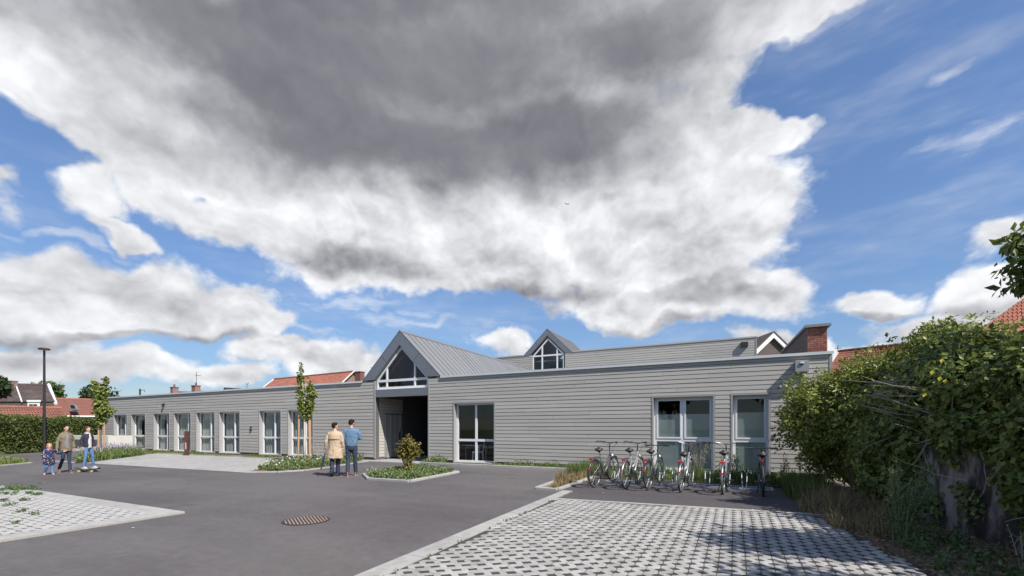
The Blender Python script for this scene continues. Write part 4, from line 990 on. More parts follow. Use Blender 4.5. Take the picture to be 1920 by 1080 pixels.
tag(b.build('ivy', MT['leaf_ivy'], cl, fix=False), kind='stuff')
b = MB()
for _ in range(30):                                   # bare vines
    t = random.uniform(.05, 1.0); z = random.uniform(.7, 1.7); p = Vector(wp(t, -.05, z)); pts = [p]; v = -wd * random.uniform(-.3, .5) - wx * .1 + Vector((0, 0, random.uniform(-.6, .2)))
    for k in range(5): v = (v + RV() * .35).normalized(); q = pts[-1] + v * random.uniform(.1, .24); pts.append(q)
    b.tube(pts, [.008, .007, .006, .005, .004, .002], 5)
for _ in range(16):                                   # pale dead twigs sticking out of the hedge
    p = Vector(wp(random.uniform(.05, .22), -.1, random.uniform(1.6, 2.3))); pts = [p]; v = Vector((-.75, .35, random.uniform(-.05, .3))).normalized()
    for k in range(4): v = (v + RV() * .16 + Vector((0, 0, .05))).normalized(); pts.append(pts[-1] + v * random.uniform(.12, .24))
    b.tube(pts, [.008, .006, .005, .004, .002], 5)
tag(b.build('bare_twigs', MT['twig'], cl, fix=False), kind='stuff')
b = MB()
for px, py in ((1750, 694), (1764, 706), (1774, 711), (1768, 672), (1735, 736), (1858, 760)):
    p = atD(px, py, 6.2); b.leaf(p, Vector((-.3, -.2, -.8)), Vector((-.4, -1, .2)), .075, .055)
tag(b.build('yellow_leaf', MT['leaf_yellow'], cl, fix=False), kind='stuff')
# small tree leaning over the wall
o = tree('small_tree', 'leafy small tree reaching over the hedge before the red roof', (4.9, 9.0, 0), 3.2, .09, [((-.95, 0, 3.95), (.6, .5, .42)), ((-.45, .1, 4.25), (.85, .7, .55)), ((-1.1, .1, 3.62), (.42, .4, .2)), ((.2, -.3, 4.2), (.9, .9, .8)), ((-1.25, -.05, 4.2), (.3, .3, .2))], 3000, .13, .075, 'leaf_ivy', inner=.25, lump=.6, droop=.5)
for k, (x, y, hh) in enumerate(((-31, -13, 9.5), (-24, -19, 11), (-6, -16, 9), (4, -17, 10.5), (-44, -18, 10))):      # trees across the yard, seen mirrored in the panes
    tree('broadleaf_tree', ('broad', 'tall', 'round', 'tall rounded', 'spreading')[k] + ' green tree across the yard, mirrored in the panes of the ' + ('long wing', 'porch side window', 'double frosted window', 'narrow frosted window', 'far long wing windows')[k], (x, y, 0), hh * .4, .22, rnd_blobs((0, 0, hh * .62), (hh * .36, hh * .36, hh * .36), 9, .55, .52), 2200, .5, .3, 'leaf_mid', per=1, inner=.6, lump=.4)
for k, (x, y, s) in enumerate(((5.0, 5.3, .82), (5.3, 3.0, 1.0))):                      # trees beyond the frame whose shade falls on the paving
    tree('small_tree', ('tall slim tree behind the old wall shading the grid pavers', 'round small tree past the end of the old wall')[k], (x, y, 0), 3.0, .1, rnd_blobs((-.2, 0, 4.4), (1.35 * s, 1.4 * s, 1.25), 9, .65, .5), 3600, .14, .08, 'leaf_ivy', inner=.3, lump=.5)

def stuff(b, name, label, m, cat): o = b.build(name, MT[m], None, fix=False); return tag(o, label, cat, None, 'stuff')
def inpoly(x, y, P):
    c = False; j = len(P) - 1
    for i in range(len(P)):
        if (P[i][1] > y) != (P[j][1] > y) and x < (P[j][0] - P[i][0]) * (y - P[i][1]) / (P[j][1] - P[i][1]) + P[i][0]: c = not c
        j = i
    return c
def scatter(P, n):
    xs = [p[0] for p in P]; ys = [p[1] for p in P]; k = 0
    while k < n:
        x, y = random.uniform(min(xs), max(xs)), random.uniform(min(ys), max(ys))
        if inpoly(x, y, P): k += 1; yield x, y
def grass(b, P, n, h0, h1, w=.012, z=0.0, lean=.5, clump=None):
    for x, y in scatter(P, n):
        k = 1.0
        if clump:
            q = mnoise.noise(Vector((x * clump, y * clump, 1.3)))
            if q < -.12: continue
            k = .55 + q * 1.5
        h = random.uniform(h0, h1) * k; d = RV(); d = Vector((d.x, d.y, 0)) * lean * h * random.random(); a = random.uniform(0, 6.28); u = Vector((math.cos(a), math.sin(a), 0)) * w
        p = Vector((x, y, z)); n0 = b.add((p - u, p + u, p + d * .45 + u * .7 + Vector((0, 0, h * .6)), p + d * .45 - u * .7 + Vector((0, 0, h * .6)), p + d + Vector((0, 0, h))))
        b.face((n0, n0 + 1, n0 + 2, n0 + 3)); b.face((n0 + 3, n0 + 2, n0 + 4))
    return b
def lowplants(b, P, n, L, h0, h1, z=0.0, clump=1.4, stems=10):
    for x, y in scatter(P, n):
        q = mnoise.noise(Vector((x * clump, y * clump, 5.1)))
        h = random.uniform(h0, h1) * (.7 + .8 * max(q, -.4))
        for _ in range(stems):
            d = RV(); d.z = abs(d.z) * .8 + .25; p = Vector((x + random.gauss(0, .05), y + random.gauss(0, .05), z + random.random() * h)); b.leaf(p, d, RV(), L * random.uniform(.6, 1.3), L * .5)
    return b
BANK = [(1.15, 9.3), (1.72, 6.0), (2.4, 3.4), (4.2, 3.4), (3.4, 6.0), (2.7, 9.0), (2.5, 12.0), (1.25, 12.9)]
b = MB()
for x, y in scatter(BANK, 5200): b.leaf(Vector((x, y, .012 + random.random() * .05)), Vector((RV().x, RV().y, random.uniform(-.1, .35))), Vector((0, 0, 1)) + RV() * .5, random.uniform(.03, .075), random.uniform(.02, .045))
stuff(b, 'leaf_litter', 'brown fallen leaves on the soil under the hedge', 'litter', 'leaf litter')
b = grass(MB(), [(1.05, 9.5), (1.35, 8.0), (1.9, 7.6), (2.3, 9.6), (2.0, 11.5), (1.3, 12.2)], 2600, .12, .42, .006, 0, 1.1, 1.6)
stuff(b, 'dry_grass', 'tangle of dry brown grass beside the bicycle bay', 'grass_dry', 'dry grass')
b = grass(MB(), [(-3.85, 13.25), (2.2, 13.25), (2.2, 15.85), (-3.85, 15.85)], 9500, .10, .34, .008, .03, .5, 1.3)
grass(b, [(1.05, 10.9), (1.7, 10.9), (1.9, 13.2), (1.05, 13.2)], 1500, .12, .45, .008, 0, .6)
grass(b, [(-4.7, 13.0), (-3.95, 13.0), (-3.95, 15.6), (-4.7, 15.6)], 1500, .15, .5, .008, .03, .4)
stuff(b, 'grass', 'long green grass behind the bicycle rack', 'grass_blade', 'grass')
b = lowplants(MB(), [(-3.85, 13.4), (2.0, 13.4), (2.0, 15.8), (-3.85, 15.8)], 260, .07, .1, .4, .03); lowplants(b, [(1.9, 6.2), (3.1, 5.6), (2.6, 8.6), (1.9, 8.4)], 110, .07, .05, .35); lowplants(b, [(1.8, 5.2), (3.5, 4.2), (3.2, 5.6), (2.0, 6.2)], 120, .06, .04, .3)
stuff(b, 'weeds', 'broad leaved weeds in the rough strip round the bicycle bay', 'leaf_weed', 'weeds')
b = grass(MB(), [(-4.35, 10.4), (-3.98, 10.4), (-3.98, 13.2), (-4.6, 13.2)], 2200, .08, .30, .007, .03, .7, 1.8)
stuff(b, 'dry_ground_cover', 'straw coloured ground cover in the pointed kerbed bed', 'grass_dry', 'ground cover')
# tall weeds
def tall_weed(name, label, base, h, n, leafy=True, m='leaf_weed', spread=.35, lean=(0, 0), stem='stalk'):
    o = empty(name, base, 0, label, 'plant'); s = MB(); l = MB()
    for i in range(n):
        a = random.uniform(0, 6.28); top = Vector((math.cos(a) * spread * random.random() + lean[0] * random.random(), math.sin(a) * spread * random.random() + lean[1] * random.random(), h * random.uniform(.6, 1)))
        root = Vector((random.gauss(0, .05), random.gauss(0, .05), 0)); mid = root.lerp(top, .5) * 1 + Vector((0, 0, .06 * h)); s.tube([root, mid, top], [.007, .005, .002], 5)
        for k in range(int(16 * h)):
            t = random.uniform(.12, 1); p = root.lerp(mid, t * 2) if t < .5 else mid.lerp(top, t * 2 - 1); v = RV() + Vector((0, 0, .7)); ln = h * .16 * (1.15 - t)
            q = p + v * ln
            if t > .35: s.tube([p, q], [.003, .0015], 4)
            if leafy:
                for _ in range(6): l.leaf(p.lerp(q, random.random()), RV() + Vector((0, 0, .3)), RV(), .05 * (1.3 - t), .014)
            l.leaf(q, RV(), RV(), .025, .016)
    s.build('stems', MT[stem], o, world=False, fix=False); l.build('leaves', MT[m], o, world=False, fix=False); return o
tall_weed('tall_weed', 'tall feathery green weed at the edge of the grid pavers', (1.93, 7.35, 0), 1.25, 15, spread=.42)
tall_weed('tall_weed', 'dry branching weed leaning out of the litter under the old wall', (2.55, 6.2, 0), .6, 5, False, 'grass_dry', .6, (-.5, .1), 'twig')
tall_weed('tall_weed', 'low dark sprawling weed below the ivy on the wall', (3.0, 6.6, 0), .6, 9, True, 'leaf_weed', .6)
tall_weed('tall_weed', 'pale dry stalks standing before the double frosted window', (-1.0, 15.3, .03), 1.15, 10, False, 'grass_dry', .5, (0, 0), 'twig')
tall_weed('tall_weed', 'dry stalks against the planks between the frosted windows', (-.35, 15.2, .03), .95, 7, False, 'grass_dry', .35, (0, 0), 'twig')
tall_weed('tall_weed', 'fresh green weed under the narrow frosted window', (.05, 14.6, .03), .95, 8, True, 'leaf_weed', .22)
tall_weed('tall_weed', 'small weed with white tips at the foot of the bush', (1.25, 14.4, .03), .8, 6, True, 'leaf_weed', .2)
tall_weed('bare_shrub', 'bare grey twiggy shrub against the planks behind the walking woman', (*gnd(612, 869), 0), .95, 26, False, 'twig', .9, (0, 0), 'twig')

# ------------------------------------------------------------------ beds in the yard
# bed A beside the couple
front = [gnd(462, 886.5), gnd(520, 886), gnd(570, 883), gnd(620, 876.5), gnd(668, 868.5), gnd(703, 864)]
kerb(front, .11, .05, label='low curved kerb of the flower bed by the walking couple')
kerb([(-15.7, 15.3), (-15.7, 14.7), (-31.2, 14.7)], .10, .04, label='thin kerb between block paving and the verge of the long wing')
BEDA = front + [gnd(690, 860), gnd(600, 862), gnd(545, 868), gnd(500, 876)]
sheet('flower_bed', BEDA, .02, 'earth', 'soil of the flower bed by the walking couple')
BEDA2 = [gnd(478, 885), gnd(520, 884.5), gnd(570, 881.5), gnd(618, 875), gnd(664, 867.5), gnd(688, 862), gnd(600, 863), gnd(545, 869), gnd(500, 877)]
b = lowplants(MB(), BEDA2, 620, .10, .12, .34, .02, 1.1, 12); stuff(b, 'ground_cover', 'leafy green ground cover in the bed by the walking couple', 'leaf_cover', 'ground cover')
b = MB()
for x, y in scatter(BEDA2, 190): b.leaf(Vector((x, y, random.uniform(.12, .36))), RV() + Vector((0, 0, .5)), RV(), .06, .06)
stuff(b, 'white_flowers', 'small white blossoms over the bed by the walking couple', 'petal', 'flowers')
# bed B with shrub
KB = [gnd(682, 891), gnd(691, 899.5), gnd(767, 904.5), gnd(859, 886.5), (-10.9, 13.3)]
kerb(KB, .11, .07, closed=True, label='pale kerb of the five sided island bed')
cxy = (sum(p[0] for p in KB) / 5, sum(p[1] for p in KB) / 5); KBi = [(cxy[0] + (x - cxy[0]) * .93, cxy[1] + (y - cxy[1]) * .93) for x, y in KB]
sheet('island_bed', KBi, .045, 'earth', 'soil of the five sided island bed')
b = lowplants(MB(), KBi, 520, .085, .06, .20, .045, 1.2, 12); stuff(b, 'ground_cover', 'grey green ground cover in the five sided island bed', 'leaf_cover', 'ground cover')
b = lowplants(MB(), KBi, 170, .07, .08, .22, .045, 1.7, 8); stuff(b, 'silver_leaves', 'silvery leaves mixed through the island bed', 'leaf_grey', 'ground cover')
b = grass(MB(), KBi, 900, .05, .12, .008, .045, .7, 1.5); stuff(b, 'dry_ground_cover', 'straw coloured tufts along the island bed kerb', 'grass_dry', 'ground cover')
sh = empty('shrub', (*gnd(765, 889), .045), 0, 'bronze and green upright shrub in the island bed before the porch', 'shrub')
b = MB(); SB = [((0, 0, .70), (.40, .40, .30)), ((.1, 0, .90), (.36, .36, .25)), ((-.13, 0, .93), (.32, .32, .22)), ((0, 0, 1.08), (.24, .24, .16)), ((.02, 0, .42), (.22, .22, .2)), ((.26, .08, .66), (.24, .24, .2)), ((-.24, -.1, .72), (.2, .2, .22)), ((0, 0, .2), (.28, .28, .16)), ((-.02, 0, 1.22), (.08, .08, .1))]
boughs(b, (0, 0, 0), SB, .016, 3, 5).build('stems', MT['bark'], sh, world=False, fix=False)
leaves(MB(), SB, 1700, .085, .045, 2, .3, .8, 3, .1).build('foliage', MT['leaf_shrub'], sh, world=False, fix=False)
# strip along the short wing, bed C
kerb([(-11.95, 15.3), (-4.75, 15.25)], .12, .10, label='kerb of the planting strip along the short wing')
kerb([(-4.75, 15.2), (-4.42, 10.26), (-3.86, 10.24), (-3.88, 13.2)], .10, .06, label='kerb of the pointed bed beside the bicycles')
b = lowplants(MB(), [(-11.9, 15.45), (-10.9, 15.45), (-10.9, 15.9), (-11.9, 15.9)], 110, .08, .12, .38, .03); lowplants(b, [(-8.6, 15.45), (-4.7, 15.45), (-4.7, 15.9), (-8.6, 15.9)], 190, .07, .05, .28, .03)
stuff(b, 'ground_cover', 'green weeds along the foot of the short wing', 'leaf_cover', 'ground cover')
b = grass(MB(), [(-12, 15.4), (-4.6, 15.4), (-4.6, 15.9), (-12, 15.9)], 1500, .05, .2, .008, .03, .6, 1.1); grass(b, [(-41, 14.85), (-15.8, 14.85), (-15.8, 15.85), (-41, 15.85)], 5200, .05, .2, .012, .012, .6, .9)
stuff(b, 'grass', 'thin grass along the foot of both wings', 'grass_blade', 'grass')
# lavender bed
LV = [gnd(140, 869), gnd(215, 861), gnd(272, 853), gnd(250, 849.5), gnd(200, 852), gnd(168, 858)]
sheet('lavender_bed', LV, .02, 'earth', 'soil of the lavender bed under the young tree')
kerb([gnd(104, 866), gnd(137, 868), gnd(272, 852.6)], .12, .05, label='kerb of the lavender bed under the young tree')
b = lowplants(MB(), LV, 420, .12, .15, .5, .02, .8, 12); grass(b, LV, 2500, .2, .6, .014, .02, .6); stuff(b, 'lavender', 'grey green lavender and grasses under the young tree', 'leaf_cover', 'lavender')
b = MB()
for x, y in scatter(LV, 320): b.leaf(Vector((x, y, random.uniform(.35, .65))), Vector((0, 0, 1)) + RV() * .4, RV(), .10, .05)
mat('lavender_flower', (.30, .25, .34), .8, rnd=.3, island=True); stuff(b, 'lavender_flowers', 'faded mauve lavender spikes under the young tree', 'lavender_flower', 'flowers')
# pointed bed on the far left with white stones
PB = [gnd(-40, 877), gnd(56, 868.5), gnd(20, 864.5), gnd(-40, 864)]
sheet('stone_bed', PB, .02, 'earth', 'soil of the pointed bed with white stones'); kerb([gnd(-40, 878), gnd(57, 868.8), gnd(-40, 862)], .12, .05, label='kerb of the pointed bed with white stones')
b = grass(MB(), PB, 1500, .08, .3, .014, .02, .7); stuff(b, 'grass', 'rough grass in the pointed bed with white stones', 'grass_blade', 'grass')
b = MB()
for x, y in scatter([gnd(-10, 866), gnd(12, 861.5), gnd(42, 866.5), gnd(10, 868)], 70): r = random.uniform(.05, .15); b.ball((x, y, .04 + r * .4), (r, r * random.uniform(.6, 1), r * .6), 6, 4)
stuff(b, 'white_stones', 'heap of white stones in the pointed bed', 'render_white', 'stones')
# weeds on the left parking bay
b = MB()
for px, py, rr, n in ((8, 917, .9, 26), (30, 921, .5, 16), (44, 920, .5, 18), (70, 931, .16, 6), (12, 930, .3, 8), (54, 929, .12, 4), (45, 942, .1, 4), (3, 944, .12, 4), (20, 951, .1, 3), (38, 964, .1, 3), (64, 969, .08, 2), (35, 987, .07, 2)):
    g = gnd(px, py)
    for _ in range(n):
        x, y = g[0] + random.gauss(0, rr * .5), g[1] + random.gauss(0, rr * .3)
        for _ in range(14): b.leaf(Vector((x + random.gauss(0, .03), y + random.gauss(0, .03), .03 + random.random() * .05)), Vector((RV().x, RV().y, .5)), RV(), .04, .028)
for k in range(14):
    y = random.uniform(2.4, 8.6); x = -3.09 - (y - 2.2) * .0435 + .02
    for _ in range(6): b.leaf(Vector((x + random.gauss(0, .02), y + random.gauss(0, .03), .03)), Vector((RV().x, RV().y, .7)), RV(), .04, .02)
stuff(b, 'weeds', 'small weeds sprouting between the pavers of both bays', 'leaf_weed', 'weeds')
b = MB()
for _ in range(2600):
    x, y = random.uniform(-3.3, 1.6), random.uniform(3.0, 9.0)
    if mnoise.noise(Vector((x * .8, y * .8, 2))) < .1 or not in_right(x, y): continue
    b.leaf(Vector((x, y, .012)), Vector((RV().x, RV().y, .8)), RV(), .03, .012)
stuff(b, 'moss', 'tufts of moss and grass in the paver holes', 'leaf_weed', 'moss')
# litter on the asphalt
b = MB()
for px, py in ((245, 991), (1128, 925), (1426, 960), (1452, 947), (1408, 957)): g = gnd(px, py); b.leaf(Vector((*g, .012)), Vector((1, .3, .05)), Vector((0, 0, 1)), .07, .04)
stuff(b, 'paper_scraps', 'few pale scraps lying on the asphalt', 'petal', 'litter')
# ------------------------------------------------------------------ bicycles
mat('tyre', (.03, .03, .031), .8); mat('chrome', (.32, .325, .33), .35, metal=.8); mat('galv', (.36, .385, .41), .42, metal=.6, var=.1, vscale=8)
mat('paint_silver', (.34, .345, .35), .35, metal=.4); mat('paint_black', (.03, .03, .034), .3); mat('paint_grey', (.10, .105, .11), .35, metal=.4); mat('paint_teal', (.09, .115, .115), .35, metal=.4)
mat('saddle_black', (.03, .028, .028), .5); mat('lamp_red', (.55, .02, .02), .25); mat('lamp_white', (.8, .8, .8), .2); mat('basket_wire', (.05, .05, .055), .5)
def bicycle(label, rear, heading, frame='paint_silver', step=True, guard='chrome', bar='paint_black', basket=False, carrier=True, lean=0.0, wide=.29, flat=False, saddle_z=.97, big_tyre=.019, bz=1.08):
    o = empty('bicycle', (rear[0], rear[1], 0), heading, label, 'bicycle', None); o.rotation_euler = (R(2.4), lean, heading)
    K = dict(parent=o, world=False)
    WR = .345; RA, FA = Vector((0, 0, WR)), Vector((0, 1.08, WR)); BB = Vector((0, .45, .28)); ST = Vector((0, .29, .78)); HT_, HB = Vector((0, .84, .88)), Vector((0, .88, .72))
    for ax, fr in ((RA, 0), (FA, 1)):
        w = MB().torus(ax, WR - big_tyre, big_tyre, 40, 8).build('wheel', MT['tyre'], smooth=True, **K)
        MB().torus(ax, WR - big_tyre * 2 - .008, .009, 40, 6, flat=1.1).build('rim', MT['chrome'], w, world=False, smooth=True)
        MB().tube([ax + Vector((-.05, 0, 0)), ax + Vector((.05, 0, 0))], .024, 10).build('hub', MT['chrome'], w, world=False)
        s = MB()
        for k in range(20):
            a = 2 * math.pi * k / 20; sg = 1 if k % 2 else -1; s.tube([ax + Vector((sg * .03, .02 * math.cos(a + .6), .02 * math.sin(a + .6))), ax + Vector((0, (WR - .05) * math.cos(a), (WR - .05) * math.sin(a)))], .0012, 4, False)
        s.build('spokes', MT['chrome'], w, world=False)
        if guard:
            a0, a1 = (R(20), R(195)) if not fr else (R(55), R(200))
            g = MB().torus(ax, WR + .02, .024, 24, 8, 'x', a0, a1, 1.0).build('mudguard', MT[guard], smooth=True, **K)
    f = MB(); f.tube([BB, ST], .018, 10); f.tube([HB - Vector((0, -.005, .03)), HT_], .021, 10)
    if step:
        f.tube([HB, Vector((0, .66, .42)), BB], .023, 10); f.tube([HT_ - Vector((0, -.012, .05)), Vector((0, .62, .56)), BB.lerp(ST, .42)], .016, 10)
    else: f.tube([HB, BB], .021, 10); f.tube([HT_ - Vector((0, -.01, .04)), ST], .018, 10)
    for sx in (-1, 1):
        f.tube([BB + Vector((sx * .03, 0, 0)), RA + Vector((sx * .06, 0, 0))], .010, 8); f.tube([ST + Vector((sx * .02, 0, -.04)), RA + Vector((sx * .06, 0, 0))], .009, 8)
    f.build('frame', MT[frame], smooth=True, **K)
    f = MB(); f.tube([HB, HB + Vector((0, .02, -.06))], .02, 8)
    for sx in (-1, 1): f.tube([HB + Vector((0, .02, -.05)), HB + Vector((sx * .05, .035, -.09)), FA + Vector((sx * .055, -.01, 0))], [.014, .014, .010], 8)
    f.build('fork', MT['paint_black' if not step else frame], smooth=True, **K)
    bt = Vector((0, .82, bz)); s = MB().tube([HT_, Vector((0, .835, bz - .06)), bt], .014, 8)
    s.build('stem', MT['paint_black'], smooth=True, **K)
    if flat: pts = [(-wide, .74, bz + .01), (-.12, .80, bz + .015), (0, .82, bz), (.12, .80, bz + .015), (wide, .74, bz + .01)]
    else: pts = [(-wide, .62, bz + .035), (-wide * .93, .72, bz + .06), (-.14, .83, bz + .035), (0, .83, bz - .01), (.14, .83, bz + .035), (wide * .93, .72, bz + .06), (wide, .62, bz + .035)]
    h = MB().tube(pts, .012, 8).build('handlebar', MT[bar], smooth=True, **K)
    for sx in (-1, 1):
        e, e2 = Vector(pts[0]) if sx < 0 else Vector(pts[-1]), Vector(pts[1]) if sx < 0 else Vector(pts[-2]); MB().tube([e, e.lerp(e2, .75)], .0185, 8).build('grip', MT['rubber'], h, world=False)
        MB().tube([e.lerp(e2, .9), e.lerp(e2, .4) + Vector((0, .03, -.03)), e + Vector((0, .035, -.035))], .006, 5).build('brake_lever', MT['chrome'], h, world=False)
        MB().tube([e.lerp(e2, .9), Vector((sx * .1, .93, bz - .06)), Vector((0, .93, .8)), HB + Vector((0, .03, 0))], .004, 5).build('cable', MT['rubber'], h, world=False)
    sp = Vector((0, .235, saddle_z)); MB().tube([ST, sp - Vector((0, 0, .06))], .013, 8).build('seat_post', MT['chrome' if frame != 'paint_black' else 'paint_black'], **K)
    sd_ = MB(); sd_.ring_loft([(0, .20, saddle_z - .055, .05, .06), (0, .19, saddle_z - .03, .105, .12), (0, .2, saddle_z + .005, .10, .125), (0, .2, saddle_z + .02, .07, .10)], 14); sd_.tube([(0, .2, saddle_z - .015), (0, .33, saddle_z - .01), (0, .41, saddle_z - .02)], [.07, .038, .02], 10)
    sd_.build('saddle', MT['saddle_black'], smooth=True, **K)
    c = MB(); c.torus(BB + Vector((.055, 0, 0)), .08, .008, 20, 6); c.tube([BB - Vector((.08, 0, 0)), BB + Vector((.08, 0, 0))], .018, 8)
    an = R(random.uniform(0, 360))
    for sx, sg in ((1, 1), (-1, -1)):
        e = BB + Vector((sx * .08, sg * .165 * math.cos(an), sg * .165 * math.sin(an))); c.tube([BB + Vector((sx * .075, 0, 0)), e], .010, 6); c.box(e.x + sx * .005, e.x + sx * .09, e.y - .04, e.y + .04, e.z - .012, e.z + .012)
    c.build('crankset', MT['paint_black'], **K)
    MB().prism([BB + Vector((.062, .10, .055)), BB + Vector((.062, .09, -.05)), RA + Vector((.062, -.03, -.03)), RA + Vector((.062, -.03, .045))], (.018, 0, 0)).build('chain_guard', MT['paint_black'], **K)
    MB().tube([RA + Vector((-.05, .12, -.02)), RA + Vector((-.13, .2, -WR + .01))], .009, 6).build('kickstand', MT['paint_black'], **K)
    if carrier:
        r = MB(); z = WR * 2 + .07
        for sx in (-.06, 0, .06): r.tube([(sx, .25, z + .01), (sx, -.19, z)], .006, 6)
        r.tube([(-.06, -.19, z), (.06, -.19, z)], .006, 6)
        for sx in (-.065, .065): r.tube([(sx, -.12, z), (sx, 0, WR + .02)], .006, 6)
        r.build('carrier', MT['paint_black' if bar == 'paint_black' else 'chrome'], **K)
        MB().cbox(-.045, .045, -.235, -.195, z - .03, z + .012, .008).build('rear_light', MT['lamp_red'], **K)
        if guard: MB().tube([(0, -WR - .02, .52), (0, -WR - .05, .525)], .028, 10).build('reflector', MT['lamp_red'], **K)
    else: MB().cbox(-.03, .03, .14, .18, saddle_z - .15, saddle_z - .09, .008).build('rear_light', MT['lamp_red'], **K)
    MB().tube([HB + Vector((0, .05, .02)), HB + Vector((0, .11, .02))], [.03, .036], 10).build('headlight', MT['lamp_white'], **K)
    if basket:
        k = MB(); z0, z1 = bz - .27, bz - .03
        for i in range(15):
            a = 2 * math.pi * i / 15
            for q in (0,): k.tube([(math.cos(a) * .14, 1.03 + math.sin(a) * .105, z0), (math.cos(a) * .175, 1.03 + math.sin(a) * .135, z1)], .0035, 4)
        for i in range(7):
            t = i / 6; w, d = .14 + .035 * t, .105 + .03 * t; k.tube([(math.cos(2 * math.pi * j / 16) * w, 1.03 + math.sin(2 * math.pi * j / 16) * d, z0 + (z1 - z0) * t) for j in range(17)], .0045, 4)
        k.ring_loft([(0, 1.03, z0, .14, .105), (0, 1.03, z0 + .004, .14, .105)], 16); k.tube([(0, .85, z0 + .15), (0, .93, z0 + .15)], .012, 6); k.build('basket', MT['basket_wire'], **K)
    return o
def head_to(rear, fpx, L=1.08):
    best = None
    for k in range(-500, 501):
        t = k * .001; x, y = rear[0] + math.sin(t) * L, rear[1] + math.cos(t) * L; l = x * CS + y * SN; d = -x * SN + y * CS; e = abs(CX + F * l / d - fpx)
        if best is None or e < best[0]: best = (e, t)
    return -best[1]
BK = [((1115.5, 914), 1150, dict(label='black and grey step-through bicycle with black mudguards at the open end of the rack', frame='paint_grey', guard='paint_black')),
      ((1174.5, 917), 1200, dict(label='silver step-through bicycle with bright mudguards and tall black handlebar', frame='paint_silver')),
      ((1216, 919), 1238, dict(label='dark green grey bicycle with flat black handlebar and high crossbar', frame='paint_teal', step=False, guard='paint_black', flat=True, wide=.31, saddle_z=.95, bz=1.03)),
      ((1277.5, 923), 1293, dict(label='white silver bicycle with wire basket on its handlebar', bar='chrome', basket=True, saddle_z=.90)),
      ((1356, 927), 1363, dict(label='silver city bicycle with chrome handlebar in front of the planks between frosted windows', bar='chrome', saddle_z=.95)),
      ((1431, 931), 1428.5, dict(label='black mountain bicycle with wide flat handlebar and small red saddle light', frame='paint_black', step=False, guard=None, flat=True, wide=.34, carrier=False, big_tyre=.026, saddle_z=.93, bz=1.0))]
for (r, fx, kw) in BK: g = gnd(*r); bicycle(rear=g, heading=head_to(g, fx), lean=random.uniform(-.03, .03), **kw)
# rack: two rails and pairs of bent hoops
rk = empty('bicycle_rack', (-1.2, 12.65, 0), 0, 'low galvanised steel rack holding the row of bicycles', 'bicycle rack')
for y in (12.42, 12.86): MB().cbox(-3.25, .85, y - .03, y + .03, .005, .045, .006).build('rail', MT['galv'], rk)
for x in (-3.25, -1.2, .80): MB().cbox(x, x + .05, 12.455, 12.825, .008, .04, .005).build('cross_bar', MT['galv'], rk)
hx = []
for (r, fx, kw) in BK: g = gnd(*r); t = -head_to(g, fx); hx.append(g[0] + math.tan(t) * 1.2)
hx += [-.62, .22, -1.42]
for x in hx:
    for s in (-.045, .045):
        MB().tube([(x + s, 12.42, .03), (x + s * 1.1, 12.46, .16), (x + s * 1.3, 12.56, .32), (x + s * 1.3, 12.60, .40)], .0115, 8).tube([(x + s * 1.3, 12.60, .40), (x + s * 1.2, 12.74, .30), (x + s, 12.86, .03)], .0115, 8).build('holder', MT['galv'], rk, smooth=True)

# ------------------------------------------------------------------ street furniture
g = gnd(83, 848); ln = empty('street_lamp', (*g, 0), R(-20), 'tall dark street lamp with flat disc head beside the hedge', 'street lamp'); h = 6.55
MB().tube([(0, 0, 0), (0, 0, .04), (0, 0, .05), (0, 0, h)], [.14, .14, .085, .055], 14).build('post', MT['black_metal'], ln, world=False, smooth=False)
MB().tube([(0, 0, h - .1), (0, 0, h), (.10, 0, h + .05)], .05, 8).build('arm', MT['black_metal'], ln, world=False)
MB().ring_loft([(.10, 0, h - .02, .30, .24), (.10, 0, h + .01, .36, .30), (.10, 0, h + .07, .33, .27), (.10, 0, h + .10, .18, .14)], 24).build('lamp_head', MT['black_metal'], ln, world=False, smooth=True)
MB().ring_loft([(.10, 0, h - .035, .24, .19), (.10, 0, h - .021, .25, .2)], 20).build('diffuser', MT['lamp_white'], ln, world=False)
mat('corten', (.075, .024, .02), .8, var=.45, vscale=9, vstretch=(1, 1, .4), bump=.3, bscale=40)
g = gnd(350, 854); po = empty('marker_post', (*g, 0), R(35), 'rust red steel marker post with small upright lettering on the forecourt', 'post')
ph = EYE - (808.5 - HY) / F * (F * EYE / (854 - HY))
MB().cbox(-.09, .09, -.07, .07, 0, ph, .004).build('post', MT['corten'], po, world=False); MB().box(-.12, .12, -.10, .10, 0, .015).build('base_plate', MT['corten'], po, world=False)
b = MB(); z = .72
for k in range(12):
    w = random.uniform(.018, .028); b.box(-.01 - .012, -.01 + .022, -.0735, -.0705, z - w, z) if k % 3 else b.box(-.022, .004, -.0735, -.0705, z - w, z); z -= w + .008
b.build('lettering', MT['plastic_white'], po, world=False)
# white low enclosure with grilles
ub = empty('low_wall', (-39, 14.3, 0), R(9), 'white rendered low enclosure with two grey grilles at the end of the hedge', 'wall')
MB().cbox(-2.1, 2.2, -.15, .15, 0, 1.06, .02).build('wall', MT['render_white'], ub, world=False); MB().box(1.9, 2.198, .151, 1.3, 0, 1.04).build('return_wall', MT['render_white'], ub, world=False)
for x in (-1.55, .1):
    gr = MB().box(x, x + 1.1, -.165, -.151, .22, .80).build('grille', MT['steel_grey'], ub, world=False)
    for k in range(9): MB().box(x + .02, x + 1.08, -.185, -.166, .25 + k * .06, .275 + k * .06).build('slat', MT['lead'], gr, world=False)

